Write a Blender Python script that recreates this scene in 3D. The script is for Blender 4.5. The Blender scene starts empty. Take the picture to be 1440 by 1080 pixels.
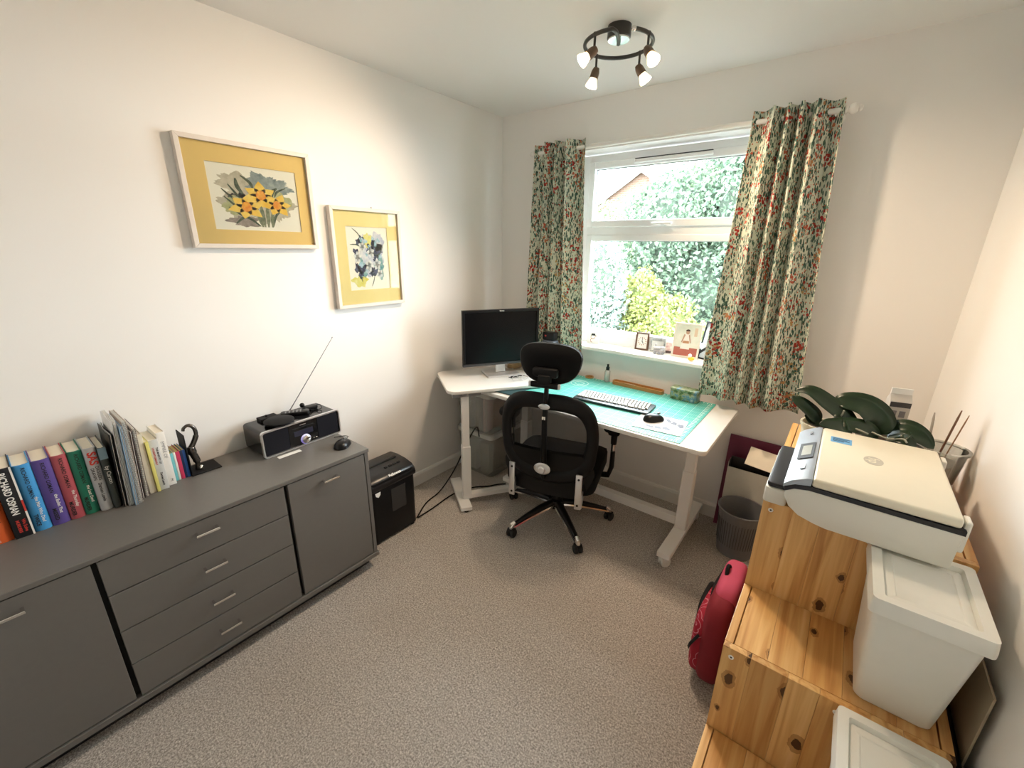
import bpy, bmesh, math, random
from mathutils import Vector, Matrix
import numpy as np
random.seed(7)
S = bpy.context.scene
COL = S.collection
PI = math.pi
# ------------------------------------------------------------------ camera
cd = bpy.data.cameras.new('camera'); cam = bpy.data.objects.new('camera', cd); COL.objects.link(cam)
cd.sensor_width = 36.0; cd.lens = 595.92 / 1440 * 36; cd.clip_start = 0.02; cd.clip_end = 200
R_ = Vector((0.78798587, 0.61552945, 0.01420443)); U_ = Vector((-0.1995395, 0.23348424, 0.95166648)); F_ = Vector((-0.58246224, 0.75273409, -0.30680472))
cam.matrix_world = Matrix(((R_.x, U_.x, -F_.x, 2.0793), (R_.y, U_.y, -F_.y, -2.5422), (R_.z, U_.z, -F_.z, 1.5644), (0, 0, 0, 1)))
S.camera = cam
# ------------------------------------------------------------------ sky, sun, exposure
SKY_STRENGTH = 30.0; SUN_STRENGTH = 9.0; SPOT_W = 46.0; GLOW = 14.0
W_ = bpy.data.worlds.new('world'); S.world = W_; W_.use_nodes = True
bg = W_.node_tree.nodes['Background']; bg.inputs[0].default_value = (0.86, 0.93, 1.0, 1); bg.inputs[1].default_value = SKY_STRENGTH
sd = bpy.data.lights.new('sun', 'SUN'); sun = bpy.data.objects.new('sun', sd); COL.objects.link(sun)
sd.energy = SUN_STRENGTH; sd.angle = 0.01; sd.color = (1, .95, .85); sun.rotation_euler = (math.radians(42), 0, math.radians(35)); sun.location = (6, -8, 12)
pd = bpy.data.lights.new('window_portal', 'AREA'); po = bpy.data.objects.new('window_portal', pd); COL.objects.link(po)
pd.shape = 'RECTANGLE'; pd.size = 1.12; pd.size_y = 1.19; po.location = (1.14, .215, 1.537); po.rotation_euler = (-PI/2, 0, 0)
pd.cycles.is_portal = True
vs = S.view_settings; vs.view_transform = 'Standard'; vs.look = 'None'; vs.gamma = 1; vs.use_curve_mapping = False; vs.exposure = 0.32
S.cycles.use_denoising = True; S.cycles.max_bounces = 10; S.cycles.diffuse_bounces = 8; S.cycles.transparent_max_bounces = 16
S.cycles.sample_clamp_indirect = 8; S.cycles.caustics_reflective = False; S.cycles.caustics_refractive = False
# ------------------------------------------------------------------ materials
def lin(h):
    if not isinstance(h, str): return tuple(h)
    h = h.lstrip('#'); o = []
    for i in (0, 2, 4):
        c = int(h[i:i+2], 16) / 255
        o.append(c / 12.92 if c <= .04045 else ((c + .055) / 1.055) ** 2.4)
    return tuple(o)
MATS = {}
class N:
    """small node-tree helper"""
    def __init__(s, name):
        s.m = bpy.data.materials.new(name); s.m.use_nodes = True; s.t = s.m.node_tree
        s.b = s.t.nodes['Principled BSDF']; s.out = s.t.nodes['Material Output']
    def n(s, typ, **kw):
        nd = s.t.nodes.new(typ)
        for k, v in kw.items():
            if k in nd.inputs.keys() if isinstance(k, str) else False: nd.inputs[k].default_value = v
            else: setattr(nd, k, v)
        return nd
    def l(s, a, b): s.t.links.new(a, b)
    def coord(s, kind='Object', scale=None, rot=None):
        tc = s.t.nodes.new('ShaderNodeTexCoord'); o = tc.outputs[kind]
        if scale is not None or rot is not None:
            mp = s.t.nodes.new('ShaderNodeMapping'); s.l(o, mp.inputs[0])
            if scale is not None: mp.inputs['Scale'].default_value = scale
            if rot is not None: mp.inputs['Rotation'].default_value = rot
            o = mp.outputs[0]
        return o
    def noise(s, vec, scale, detail=4, rough=.55):
        t = s.t.nodes.new('ShaderNodeTexNoise'); s.l(vec, t.inputs['Vector']); t.inputs['Scale'].default_value = scale
        t.inputs['Detail'].default_value = detail; t.inputs['Roughness'].default_value = rough; return t.outputs['Fac']
    def voro(s, vec, scale, rnd=1.0, out='Distance', feature='F1'):
        t = s.t.nodes.new('ShaderNodeTexVoronoi'); t.feature = feature; s.l(vec, t.inputs['Vector']); t.inputs['Scale'].default_value = scale
        t.inputs['Randomness'].default_value = rnd; return t.outputs[out]
    def ramp(s, fac, stops, const=False):
        r = s.t.nodes.new('ShaderNodeValToRGB'); s.l(fac, r.inputs[0]); e = r.color_ramp.elements
        if const: r.color_ramp.interpolation = 'CONSTANT'
        while len(e) < len(stops): e.new(.5)
        for el, (p, c) in zip(e, stops):
            el.position = p; c = lin(c) if not isinstance(c, (int, float)) else (c, c, c); el.color = (*c[:3], 1)
        return r.outputs[0]
    def mix(s, fac, a, b, blend='MIX'):
        m = s.t.nodes.new('ShaderNodeMix'); m.data_type = 'RGBA'; m.blend_type = blend
        for ix, v in ((0, fac), (6, a), (7, b)):
            sock = m.inputs[ix]
            if hasattr(v, 'links'): s.l(v, sock)
            elif ix == 0: sock.default_value = v
            else: sock.default_value = (*lin(v)[:3], 1)
        return m.outputs[2]
    def math(s, op, a, b=None):
        m = s.t.nodes.new('ShaderNodeMath'); m.operation = op
        for i, v in enumerate((a, b)):
            if v is None: continue
            if hasattr(v, 'links'): s.l(v, m.inputs[i])
            else: m.inputs[i].default_value = v
        return m.outputs[0]
    def bump(s, h, st=.3, dist=.001):
        b = s.t.nodes.new('ShaderNodeBump'); s.l(h, b.inputs['Height']); b.inputs['Strength'].default_value = st; b.inputs['Distance'].default_value = dist
        s.l(b.outputs[0], s.b.inputs['Normal'])
    def col(s, v):
        if hasattr(v, 'links'): s.l(v, s.b.inputs['Base Color'])
        else: s.b.inputs['Base Color'].default_value = (*lin(v)[:3], 1)
    def pr(s, rough=.5, metal=0, spec=.5):
        s.b.inputs['Roughness'].default_value = rough; s.b.inputs['Metallic'].default_value = metal; s.b.inputs['Specular IOR Level'].default_value = spec
def mat(name, c='#808080', rough=.5, metal=0, var=.06, scale=30, bump=0, bscale=300, spec=.5):
    if name in MATS: return MATS[name]
    k = N(name); k.pr(rough, metal, spec); v = k.coord()
    a = lin(c); f = k.noise(v, scale)
    k.col(k.mix(f, tuple(x * (1 - var) for x in a), tuple(min(1, x * (1 + var)) for x in a)))
    if bump: k.bump(k.noise(v, bscale, 3), bump)
    MATS[name] = k.m; return k.m
def emit(name, c, st):
    k = N(name); k.col('#ffffff'); k.b.inputs['Emission Color'].default_value = (*lin(c)[:3], 1); k.b.inputs['Emission Strength'].default_value = st
    MATS[name] = k.m; return k.m
def clear(name, c, amount, rough=.15, gloss=.12):
    """thin see-through plastic or glass: transparent mixed with a body colour and a glossy film"""
    k = N(name); tr = k.n('ShaderNodeBsdfTransparent'); tr.inputs[0].default_value = (.96, .98, .97, 1)
    k.col(c); k.pr(rough); mx = k.n('ShaderNodeMixShader'); mx.inputs[0].default_value = 1 - amount
    k.l(tr.outputs[0], mx.inputs[1]); k.l(k.b.outputs[0], mx.inputs[2])
    if gloss:
        gl = k.n('ShaderNodeBsdfGlossy'); gl.inputs['Roughness'].default_value = rough * .5
        fr = k.n('ShaderNodeFresnel'); fr.inputs[0].default_value = 1.35; m2 = k.n('ShaderNodeMixShader')
        k.l(k.math('MULTIPLY', fr.outputs[0], gloss * 5), m2.inputs[0]); k.l(mx.outputs[0], m2.inputs[1]); k.l(gl.outputs[0], m2.inputs[2]); mx = m2
    k.l(mx.outputs[0], k.out.inputs[0]); MATS[name] = k.m; return k.m
# ------------------------------------------------------------------ geometry
class G:
    def __init__(s): s.bm = bmesh.new()
    def _join(s, b, M=None):
        if M is not None: b.transform(M)
        me = bpy.data.meshes.new('tmp'); b.to_mesh(me); b.free(); s.bm.from_mesh(me); bpy.data.meshes.remove(me); return s
    def box(s, x0, x1, y0, y1, z0, z1, bev=0, seg=2, M=None):
        b = bmesh.new(); bmesh.ops.create_cube(b, size=1)
        b.transform(Matrix.Translation(((x0+x1)/2, (y0+y1)/2, (z0+z1)/2)) @ Matrix.Diagonal((x1-x0, y1-y0, z1-z0, 1)))
        if bev: bmesh.ops.bevel(b, geom=b.edges[:], offset=bev, segments=seg, profile=.5, affect='EDGES')
        return s._join(b, M)
    def add(s, vs, fs, M=None):
        b = bmesh.new(); v = [b.verts.new(p) for p in vs]
        for f in fs:
            try: b.faces.new([v[i] for i in f])
            except ValueError: pass
        bmesh.ops.recalc_face_normals(b, faces=b.faces[:])
        return s._join(b, M)
    def tube(s, pts, r, n=8, closed=False, M=None, flat=None):
        pts = [Vector(p) for p in pts]; k = len(pts); vs = []; fs = []; prev = None
        for i, p in enumerate(pts):
            a = pts[(i-1) % k] if (closed or i) else p; c = pts[(i+1) % k] if (closed or i < k-1) else p
            t = (c - a).normalized()
            if prev is None:
                up = Vector((0, 0, 1)) if abs(t.z) < .9 else Vector((1, 0, 0)); nx = t.cross(up).normalized()
            else: nx = (prev - t * prev.dot(t)).normalized()
            prev = nx; ny = t.cross(nx); rr = r[i] if isinstance(r, (list, tuple)) else r
            ra, rb = (rr, rr) if flat is None else (rr * flat[0], rr * flat[1])
            for j in range(n):
                an = 2 * PI * j / n; vs.append(p + nx * math.cos(an) * ra + ny * math.sin(an) * rb)
        for i in range(k if closed else k - 1):
            q = (i + 1) % k
            for j in range(n): fs.append((i*n+j, i*n+(j+1) % n, q*n+(j+1) % n, q*n+j))
        if not closed: fs += [tuple(range(n)), tuple(range((k-1)*n, k*n))]
        return s.add(vs, fs, M)
    def lathe(s, prof, n=24, c=(0, 0, 0), M=None, sx=1, sy=1):
        vs = []; fs = []; k = len(prof)
        for (r, z) in prof:
            for j in range(n):
                a = 2 * PI * j / n; vs.append((c[0] + max(r, 1e-4) * math.cos(a) * sx, c[1] + max(r, 1e-4) * math.sin(a) * sy, c[2] + z))
        for i in range(k-1):
            for j in range(n): fs.append((i*n+j, i*n+(j+1) % n, (i+1)*n+(j+1) % n, (i+1)*n+j))
        if prof[0][0] < .0006 or True: fs.append(tuple(range(n)))
        if prof[-1] != prof[0]: fs.append(tuple(range((k-1)*n, k*n)))
        return s.add(vs, fs, M)
    def prism(s, poly, h0, h1, axis='z', M=None, bev=0):
        k = len(poly)
        def P(a, b, h): return {'z': (a, b, h), 'y': (a, h, b), 'x': (h, a, b)}[axis]
        vs = [P(a, b, h0) for a, b in poly] + [P(a, b, h1) for a, b in poly]
        fs = [tuple(range(k)), tuple(range(k, 2*k))] + [(i, (i+1) % k, k+(i+1) % k, k+i) for i in range(k)]
        if bev:
            b = bmesh.new(); v = [b.verts.new(p) for p in vs]
            for f in fs: b.faces.new([v[i] for i in f])
            bmesh.ops.recalc_face_normals(b, faces=b.faces[:])
            ed = [e for e in b.edges if len(e.link_faces) == 2 and e.calc_face_angle(0) > .9]
            bmesh.ops.bevel(b, geom=ed, offset=bev, segments=2, profile=.5, affect='EDGES'); return s._join(b, M)
        return s.add(vs, fs, M)
    def ball(s, c, r, n=16, M=None, sc=(1, 1, 1)):
        b = bmesh.new(); bmesh.ops.create_uvsphere(b, u_segments=n, v_segments=max(6, n*2//3), radius=r)
        b.transform(Matrix.Translation(c) @ Matrix.Diagonal((*sc, 1))); return s._join(b, M)
    def grid(s, fn, nu, nv, thick=0, M=None):
        vs = [fn(i/nu, j/nv) for j in range(nv+1) for i in range(nu+1)]
        fs = [(j*(nu+1)+i, j*(nu+1)+i+1, (j+1)*(nu+1)+i+1, (j+1)*(nu+1)+i) for j in range(nv) for i in range(nu)]
        return s.add(vs, fs, M)
    def xf(s, M): s.bm.transform(M); return s
    def obj(s, name, m, parent=None, smooth=False, label=None, kind=None):
        me = bpy.data.meshes.new(name); s.bm.to_mesh(me); s.bm.free()
        return link(name, me, m, parent, smooth, label, kind)
def link(name, me, m, parent=None, smooth=False, label=None, kind=None):
    if m is not None and not me.materials: me.materials.append(m)
    if smooth:
        me.polygons.foreach_set('use_smooth', [True] * len(me.polygons))
        if smooth != 'all': me.set_sharp_from_angle(angle=math.radians(38))
    o = bpy.data.objects.new(name, me); COL.objects.link(o)
    if parent is not None: o.parent = parent
    if label: o['label'] = label
    if kind: o['kind'] = kind
    return o
def rotz(a): return Matrix.Rotation(a, 4, 'Z')
def tr(x, y, z=0): return Matrix.Translation((x, y, z))
def thing(name, label, cat, loc=(0, 0, 0), rz=0, group=None):
    o = bpy.data.objects.new(name, None); COL.objects.link(o); o.location = loc; o.rotation_euler = (0, 0, rz); o.empty_display_size = .05
    o['label'] = label; o['category'] = cat
    if group: o['group'] = group
    return o
def part(name, parent):
    o = bpy.data.objects.new(name, None); COL.objects.link(o); o.parent = parent; o.empty_display_size = .03; return o
def tag(o, label, cat, group=None, kind=None):
    o['label'] = label; o['category'] = cat
    if group: o['group'] = group
    if kind: o['kind'] = kind
    return o
def struct(o, label=None):
    o['kind'] = 'structure'
    if label: o['label'] = label
    return o
def rrect(x0, x1, y0, y1, r, n=5):
    p = []
    for cx, cy, a in ((x1-r, y1-r, 0), (x0+r, y1-r, PI/2), (x0+r, y0+r, PI), (x1-r, y0+r, 1.5*PI)):
        p += [(cx + r*math.cos(a + PI/2*i/n), cy + r*math.sin(a + PI/2*i/n)) for i in range(n+1)]
    return p
def text(s, size, M, name, m, parent, bold=0.0, label=None, sx=1.0, smash=None):
    cu = bpy.data.curves.new('txt', 'FONT'); cu.body = s; cu.size = size; cu.align_x = 'CENTER'; cu.align_y = 'CENTER'; cu.offset = bold; cu.resolution_u = 3
    o = bpy.data.objects.new('txt', cu); me = bpy.data.meshes.new_from_object(o); bpy.data.objects.remove(o); bpy.data.curves.remove(cu)
    me.transform(M @ Matrix.Diagonal((sx, 1, 1, 1))); return link(name, me, m, parent, label=label)
def curve_pts(ctrl, n=8):
    """Catmull-Rom through control points"""
    P = [Vector(p) for p in ctrl]; P = [P[0]*2-P[1]] + P + [P[-1]*2-P[-2]]; o = []
    for i in range(1, len(P)-2):
        for k in range(n):
            t = k/n; a, b, c, d = P[i-1:i+3]
            o.append(.5*((2*b) + (c-a)*t + (2*a-5*b+4*c-d)*t*t + (3*b-a-3*c+d)*t**3))
    return o + [P[-2]]
def copy_tree(o, parent=None):
    c = o.copy(); COL.objects.link(c); c.parent = parent
    for ch in list(o.children): copy_tree(ch, c)
    return c
# ------------------------------------------------------------------ shared materials
def make_wall(name, c, st=.12):
    k = N(name); v = k.coord(); k.pr(.75, 0, .2); f = k.noise(v, 2.2, 2); a = lin(c)
    k.col(k.mix(f, tuple(x*.985 for x in a), a)); k.bump(k.noise(v, 160, 4), st, .0012); MATS[name] = k.m; return k.m
WALL = make_wall('wall_paint', (.86, .845, .825)); CEIL = make_wall('ceiling_paint', (.84, .83, .815)); TRIM = mat('trim_gloss', (.82, .81, .78), .35, var=.02)
def make_carpet():
    k = N('carpet'); v = k.coord(); k.pr(.95, 0, .1)
    a = k.noise(v, 165, 4, .8); b = k.noise(v, 3.0, 3); c = k.voro(v, 190, 1, 'Color')
    base = k.ramp(a, [(.34, '#4f4945'), (.45, '#978f88'), (.54, '#cfc8c0'), (.64, '#fffaf4')])
    base = k.mix(.25, base, k.ramp(c, [(.1, '#857e78'), (.9, '#f0e9e1')]))
    k.col(k.mix(k.math('MULTIPLY', b, .35), base, '#b0a69d')); k.bump(a, .9, .006); return k.m
CARPET = make_carpet()
WHITE = mat('white_powder_coat', (.80, .79, .77), .4, var=.02); WHITEP = mat('white_plastic', (.80, .80, .78), .35, var=.02)
BLACKP = mat('black_plastic', (.006, .006, .007), .32, var=.1, spec=.3); BLACKM = mat('black_matt', (.009, .009, .010), .65, var=.1, spec=.2)
CHROME = mat('chrome', (.75, .74, .72), .14, 1.0, var=.03); SILVER = mat('brushed_silver', (.72, .72, .73), .32, .85, var=.05, scale=80)
GREYM = mat('grey_metal', (.28, .28, .29), .4, .5); RUBBER = mat('rubber', (.015, .015, .015), .8)
PAPER = mat('paper_cream', (.80, .74, .62), .8, var=.04); PAPERW = mat('paper_white', (.82, .81, .78), .7, var=.03); INK = mat('ink_black', (.015, .014, .015), .6)
INKW = mat('ink_white', (.85, .84, .8), .6); INKR = mat('ink_red', (.55, .04, .03), .6); GLASSY = clear('window_glass', '#ffffff', .995, .02, .10)
# ================================================================== the room
RW = 2.4644; FY = -3.06; H = 2.4
WX0, WX1, WZ0, WZ1 = .58, 1.70, .92, 2.13
struct(G().box(-.15, RW+.15, FY-.15, .2, -.12, 0).obj('floor', CARPET), 'grey beige flecked carpet')
struct(G().box(-.15, RW+.15, FY-.15, .2, H, H+.15).obj('ceiling', CEIL))
struct(G().box(-.15, 0, FY-.15, .2, 0, H).obj('wall_left', WALL)); struct(G().box(RW, RW+.15, FY-.15, .2, 0, H).obj('wall_right', WALL))
struct(G().box(0, RW, FY-.15, FY, 0, H).obj('wall_front', WALL))
g = G(); g.box(0, WX0, 0, .2, 0, H).box(WX1, RW, 0, .2, 0, H).box(WX0, WX1, 0, .2, 0, WZ0).box(WX0, WX1, 0, .2, WZ1, H); struct(g.obj('wall_back', WALL), 'white wall with the window opening')
def skirt(name, p0, p1, n):
    prof = [(0, 0), (.014, 0), (.014, .075), (.009, .088), (0, .092)]; d = Vector(p1) - Vector(p0); vs = []
    for P in (Vector(p0), Vector(p1)):
        for a, z in prof: vs.append(P + Vector(n) * a + Vector((0, 0, z)))
    k = len(prof); g = G(); g.add(vs, [tuple(range(k)), tuple(range(k, 2*k))] + [(i, (i+1) % k, k+(i+1) % k, k+i) for i in range(k)]); struct(g.obj(name, TRIM))
skirt('baseboard_left', (0, FY, 0), (0, 0, 0), (1, 0, 0)); skirt('baseboard_back', (.014, 0, 0), (RW-.014, 0, 0), (0, -1, 0)); skirt('baseboard_right', (RW, FY, 0), (RW, 0, 0), (-1, 0, 0))
# window: white plastic frame, one fixed lower pane and one top-hung sash
win = bpy.data.objects.new('window_1', None); COL.objects.link(win); win.location = (0, 0, 0); struct(win, 'white plastic double window with wide top sash')
UPVC = mat('white_upvc', (.84, .85, .86), .25, var=.01)
def rect_frame(g, x0, x1, z0, z1, w, y0, y1, bev=.004):
    g.box(x0, x0+w, y0, y1, z0, z1, bev).box(x1-w, x1, y0, y1, z0, z1, bev).box(x0+w-.002, x1-w+.002, y0, y1, z0, z0+w, bev).box(x0+w-.002, x1-w+.002, y0, y1, z1-w, z1, bev)
g = G(); rect_frame(g, WX0, WX1, .945, WZ1-.01, .055, .115, .18); g.box(WX0+.05, WX1-.05, .115, .18, 1.645, 1.70, .004); g.obj('window_frame', UPVC, win)
g = G(); rect_frame(g, WX0+.05, WX1-.05, 1.695, 2.08, .042, .10, .17, .006); g.obj('window_sash', UPVC, win)
g = G(); rect_frame(g, WX0+.055, WX1-.055, 1.0, 1.65, .038, .108, .16, .005); g.obj('glazing_bead', UPVC, win)
GASK = mat('gasket', (.05, .05, .055), .6)
g = G(); rect_frame(g, WX0+.088, WX1-.088, 1.733, 2.042, .006, .128, .14, 0); rect_frame(g, WX0+.09, WX1-.09, 1.036, 1.614, .004, .128, .14, 0); g.obj('gasket', GASK, win)
G().box(WX0+.08, WX1-.08, .134, .139, 1.725, 2.05).obj('pane', GLASSY, win); G().box(WX0+.08, WX1-.08, .134, .139, 1.03, 1.62).obj('pane', GLASSY, win)
v = G().box(.93, 1.37, .082, .101, 2.048, 2.07, .008, 3).obj('trickle_vent', UPVC, win); G().box(.935, 1.365, .084, .1, 2.0715, 2.074).obj('vent_slot', GASK, v)
G().box(1.13, 1.16, .07, .10, 1.70, 1.72, .004).box(1.08, 1.20, .06, .075, 1.704, 1.716, .004).obj('window_handle', UPVC, win)
struct(G().box(WX0-.03, WX1+.03, -.05, -.002, WZ0, .945, .006, 3).box(WX0, WX1, -.01, .118, WZ0, .945, .002).obj('trim_1', TRIM), 'white window sill board')
# ================================================================== outside
BRICK = N('house_brick'); bv = BRICK.coord(scale=(1, 1, 1), rot=(PI/2, 0, 0)); bt = BRICK.n('ShaderNodeTexBrick'); BRICK.l(bv, bt.inputs['Vector'])
bt.inputs['Color1'].default_value = (.075, .038, .022, 1); bt.inputs['Color2'].default_value = (.09, .05, .03, 1); bt.inputs['Mortar'].default_value = (.11, .085, .065, 1)
bt.inputs['Scale'].default_value = 1; bt.inputs['Brick Width'].default_value = .225; bt.inputs['Row Height'].default_value = .075; bt.inputs['Mortar Size'].default_value = .01
BRICK.l(bt.outputs[0], BRICK.b.inputs['Base Color']); BRICK.pr(.9)
ROOFM = mat('roof_tile', (.07, .05, .04), .8, var=.3, scale=6); UNSEEN_GROUND = mat('unseen_ground_grey', (.10, .095, .085), .9, var=.4, scale=20)
struct(G().box(-25, 25, .4, 40, -2.75, -2.6).obj('ground', UNSEEN_GROUND), 'unseen garden ground made grey to cut green bounce light')  # unseen ground; grey invented to keep green bounce off the ceiling
hs = thing('house', 'red brick house gable with white bargeboards seen through the top pane', 'house', (-4.75, 14, -2.6))
G().prism([(-3.6, 0), (3.6, 0), (3.6, 4.75), (0, 7.05), (-3.6, 4.75)], 0, 6, 'y').obj('gable_wall', BRICK.m, hs)
for sgn in (-1, 1):
    G().prism([(0, 7.08), (sgn*4.0, 4.52), (sgn*4.0, 4.32), (0, 6.86)], -.28, -.12, 'y').obj('bargeboard', UPVC, hs)
    G().prism([(0, 7.22), (sgn*4.1, 4.58), (sgn*4.1, 4.48), (0, 7.10)], -.3, 6.2, 'y').obj('roof_slope', ROOFM, hs)
def leafmat(name, c1, c2, c3):
    k = N(name); gm = k.n('ShaderNodeNewGeometry'); k.col(k.ramp(gm.outputs['Random Per Island'], [(0, c1), (.5, c2), (1, c3)])); k.pr(.5, 0, .4)
    tl = k.n('ShaderNodeBsdfTranslucent'); k.l(k.b.inputs['Base Color'].links[0].from_socket, tl.inputs[0]); mx = k.n('ShaderNodeMixShader'); mx.inputs[0].default_value = .3
    k.l(k.b.outputs[0], mx.inputs[1]); k.l(tl.outputs[0], mx.inputs[2]); k.l(mx.outputs[0], k.out.inputs[0]); return k.m
def leaves_mesh(name, blobs, n, size, seed):
    rs = np.random.RandomState(seed); wt = np.array([b[3]*b[4] + b[4]*b[5] + b[3]*b[5] for b in blobs]); wt = wt/wt.sum()
    ci = rs.choice(len(blobs), n, p=wt); B = np.array(blobs)[ci]
    d = rs.normal(size=(n, 3)); d /= np.linalg.norm(d, axis=1)[:, None]
    lump = 1 + .16*np.sin(d[:, 0]*7 + ci) * np.sin(d[:, 2]*6 + 2*ci) + .1*np.sin(d[:, 1]*11)
    rad = (.72 + .28*rs.rand(n)**.6) * lump; c = B[:, :3] + d*B[:, 3:]*rad[:, None]
    ax = rs.normal(size=(n, 3)); ax[:, 2] -= .5; ax /= np.linalg.norm(ax, axis=1)[:, None]
    nr = d + .8*rs.normal(size=(n, 3)); sd_ = np.cross(ax, nr); sd_ /= np.linalg.norm(sd_, axis=1)[:, None] + 1e-9; up = np.cross(sd_, ax)
    L = size*(.7 + .6*rs.rand(n))[:, None]; w = L*.3
    V = np.stack([c, c + ax*L*.5 + sd_*w + up*w*.3, c + ax*L, c + ax*L*.5 - sd_*w + up*w*.3], 1).reshape(-1, 3)
    me = bpy.data.meshes.new(name); me.vertices.add(4*n); me.vertices.foreach_set('co', V.ravel())
    idx = (np.arange(n)[:, None]*4 + np.array([0, 1, 2, 0, 2, 3])).ravel(); me.loops.add(6*n); me.loops.foreach_set('vertex_index', idx)
    me.polygons.add(2*n); me.polygons.foreach_set('loop_start', np.arange(0, 6*n, 3)); me.update(calc_edges=True); me.validate(); return me
BARK = mat('bark', (.09, .065, .045), .9, var=.3)
def tree(name, label, base, h, blobs, n, size, seed, m, core=None):
    t = thing(name, label, 'tree' if 'tree' in name else 'shrub', base); link('foliage', leaves_mesh('foliage', blobs, n, size, seed), m, t)
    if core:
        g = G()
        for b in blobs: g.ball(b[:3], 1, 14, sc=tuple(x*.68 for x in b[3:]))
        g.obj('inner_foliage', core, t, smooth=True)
    g = G(); g.tube([(0, 0, 0), (.05, .03, h*.3), (-.03, 0, h*.6)], [.12, .09, .05], 8)
    for b in blobs[:4]: g.tube([(0, 0, h*.3), (b[0]*.5, b[1]*.5, (b[2]+h*.3)/2), b[:3]], [.06, .04, .02], 6)
    g.obj('trunk', BARK, t)
LDK = leafmat('leaf_dark', (.04, .07, .045), (.075, .115, .075), (.15, .20, .13)); LMID = leafmat('leaf_mid', (.07, .11, .055), (.12, .17, .085), (.20, .26, .14))
LYEL = leafmat('leaf_yellow', (.06, .08, .02), (.12, .135, .03), (.20, .21, .06)); LPALE = leafmat('leaf_pale', (.10, .14, .12), (.16, .21, .18), (.25, .30, .26))
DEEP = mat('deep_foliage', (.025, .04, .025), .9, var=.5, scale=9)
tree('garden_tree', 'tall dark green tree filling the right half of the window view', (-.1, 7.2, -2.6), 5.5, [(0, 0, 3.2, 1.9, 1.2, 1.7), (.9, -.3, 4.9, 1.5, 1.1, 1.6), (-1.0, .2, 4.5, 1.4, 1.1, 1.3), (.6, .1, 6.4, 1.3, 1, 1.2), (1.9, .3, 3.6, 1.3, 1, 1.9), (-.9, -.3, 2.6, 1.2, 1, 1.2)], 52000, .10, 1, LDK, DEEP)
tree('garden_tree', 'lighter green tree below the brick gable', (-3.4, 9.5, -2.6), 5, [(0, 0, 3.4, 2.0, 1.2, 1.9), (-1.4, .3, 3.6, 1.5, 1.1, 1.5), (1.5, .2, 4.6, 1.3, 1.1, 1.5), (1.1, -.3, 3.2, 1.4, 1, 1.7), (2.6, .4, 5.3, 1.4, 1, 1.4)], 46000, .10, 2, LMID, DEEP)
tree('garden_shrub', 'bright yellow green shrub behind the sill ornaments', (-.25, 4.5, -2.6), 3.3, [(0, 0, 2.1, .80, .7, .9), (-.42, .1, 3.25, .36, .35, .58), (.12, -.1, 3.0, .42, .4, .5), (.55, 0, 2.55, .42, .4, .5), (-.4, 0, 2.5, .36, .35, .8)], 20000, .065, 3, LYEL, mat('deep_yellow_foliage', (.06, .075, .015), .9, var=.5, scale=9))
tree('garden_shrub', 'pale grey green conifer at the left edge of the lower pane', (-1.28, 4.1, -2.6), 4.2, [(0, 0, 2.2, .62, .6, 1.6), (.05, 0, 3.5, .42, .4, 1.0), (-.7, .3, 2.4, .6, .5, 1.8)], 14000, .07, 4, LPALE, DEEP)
# ================================================================== sideboard
SBM = mat('graphite_laminate', (.138, .131, .122), .42, var=.05, scale=60, bump=.08, bscale=500); SBD = mat('dark_gap', (.008, .008, .008), .8)
SX0, SX1, SY0, SY1, ST = .02, .456, -2.87, -1.54, .663
sb = thing('sideboard', 'low dark grey sideboard with four drawers against the left wall', 'sideboard', (0, 0, 0))
G().box(SX0, SX1+.004, SY0-.004, SY1+.004, ST-.018, ST, .0025).obj('top_panel', SBM, sb)
for y0, y1 in ((SY1-.018, SY1), (SY0, SY0+.018)): G().box(SX0, SX1, y0, y1, .07, ST-.018, .001).obj('side_panel', SBM, sb)
G().box(SX0, SX1+.006, SY0-.003, SY1+.006, .066, .088, .002).obj('bottom_panel', SBM, sb); G().box(SX0, .40, SY0+.02, SY1-.02, 0, .066).obj('plinth', SBD, sb)
G().box(SX0, SX0+.006, SY0+.018, SY1-.018, .088, ST-.018).obj('back_panel', SBM, sb)
for y in (-1.919, -2.484): G().box(SX0+.01, SX1-.025, y-.008, y+.008, .088, ST-.018).obj('divider', SBD, sb)
def pull(parent, y, z):
    g = G(); g.box(SX1+.020, SX1+.026, y-.036, y+.036, z-.0045, z+.0045, .0015)
    for s in (-1, 1): g.box(SX1-.001, SX1+.022, y+s*.031-.004, y+s*.031+.004, z-.004, z+.004, .001)
    g.obj('handle', CHROME, parent, label='small square chrome bar handle')
for y0, y1 in ((-1.911, -1.562), (-2.848, -2.492)):
    d = G().box(SX1-.020, SX1, y0, y1, .092, ST-.022, .0015).obj('door', SBM, sb); pull(d, (y0+y1)/2, .597)
for z0, z1, hz in ((.513, ST-.022, .598), (.370, .509, .451), (.231, .366, .304), (.092, .227, .166)):
    d = G().box(SX1-.020, SX1, -2.478, -1.926, z0, z1, .0015).obj('drawer', SBM, sb); pull(d, -2.20, hz)
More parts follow.
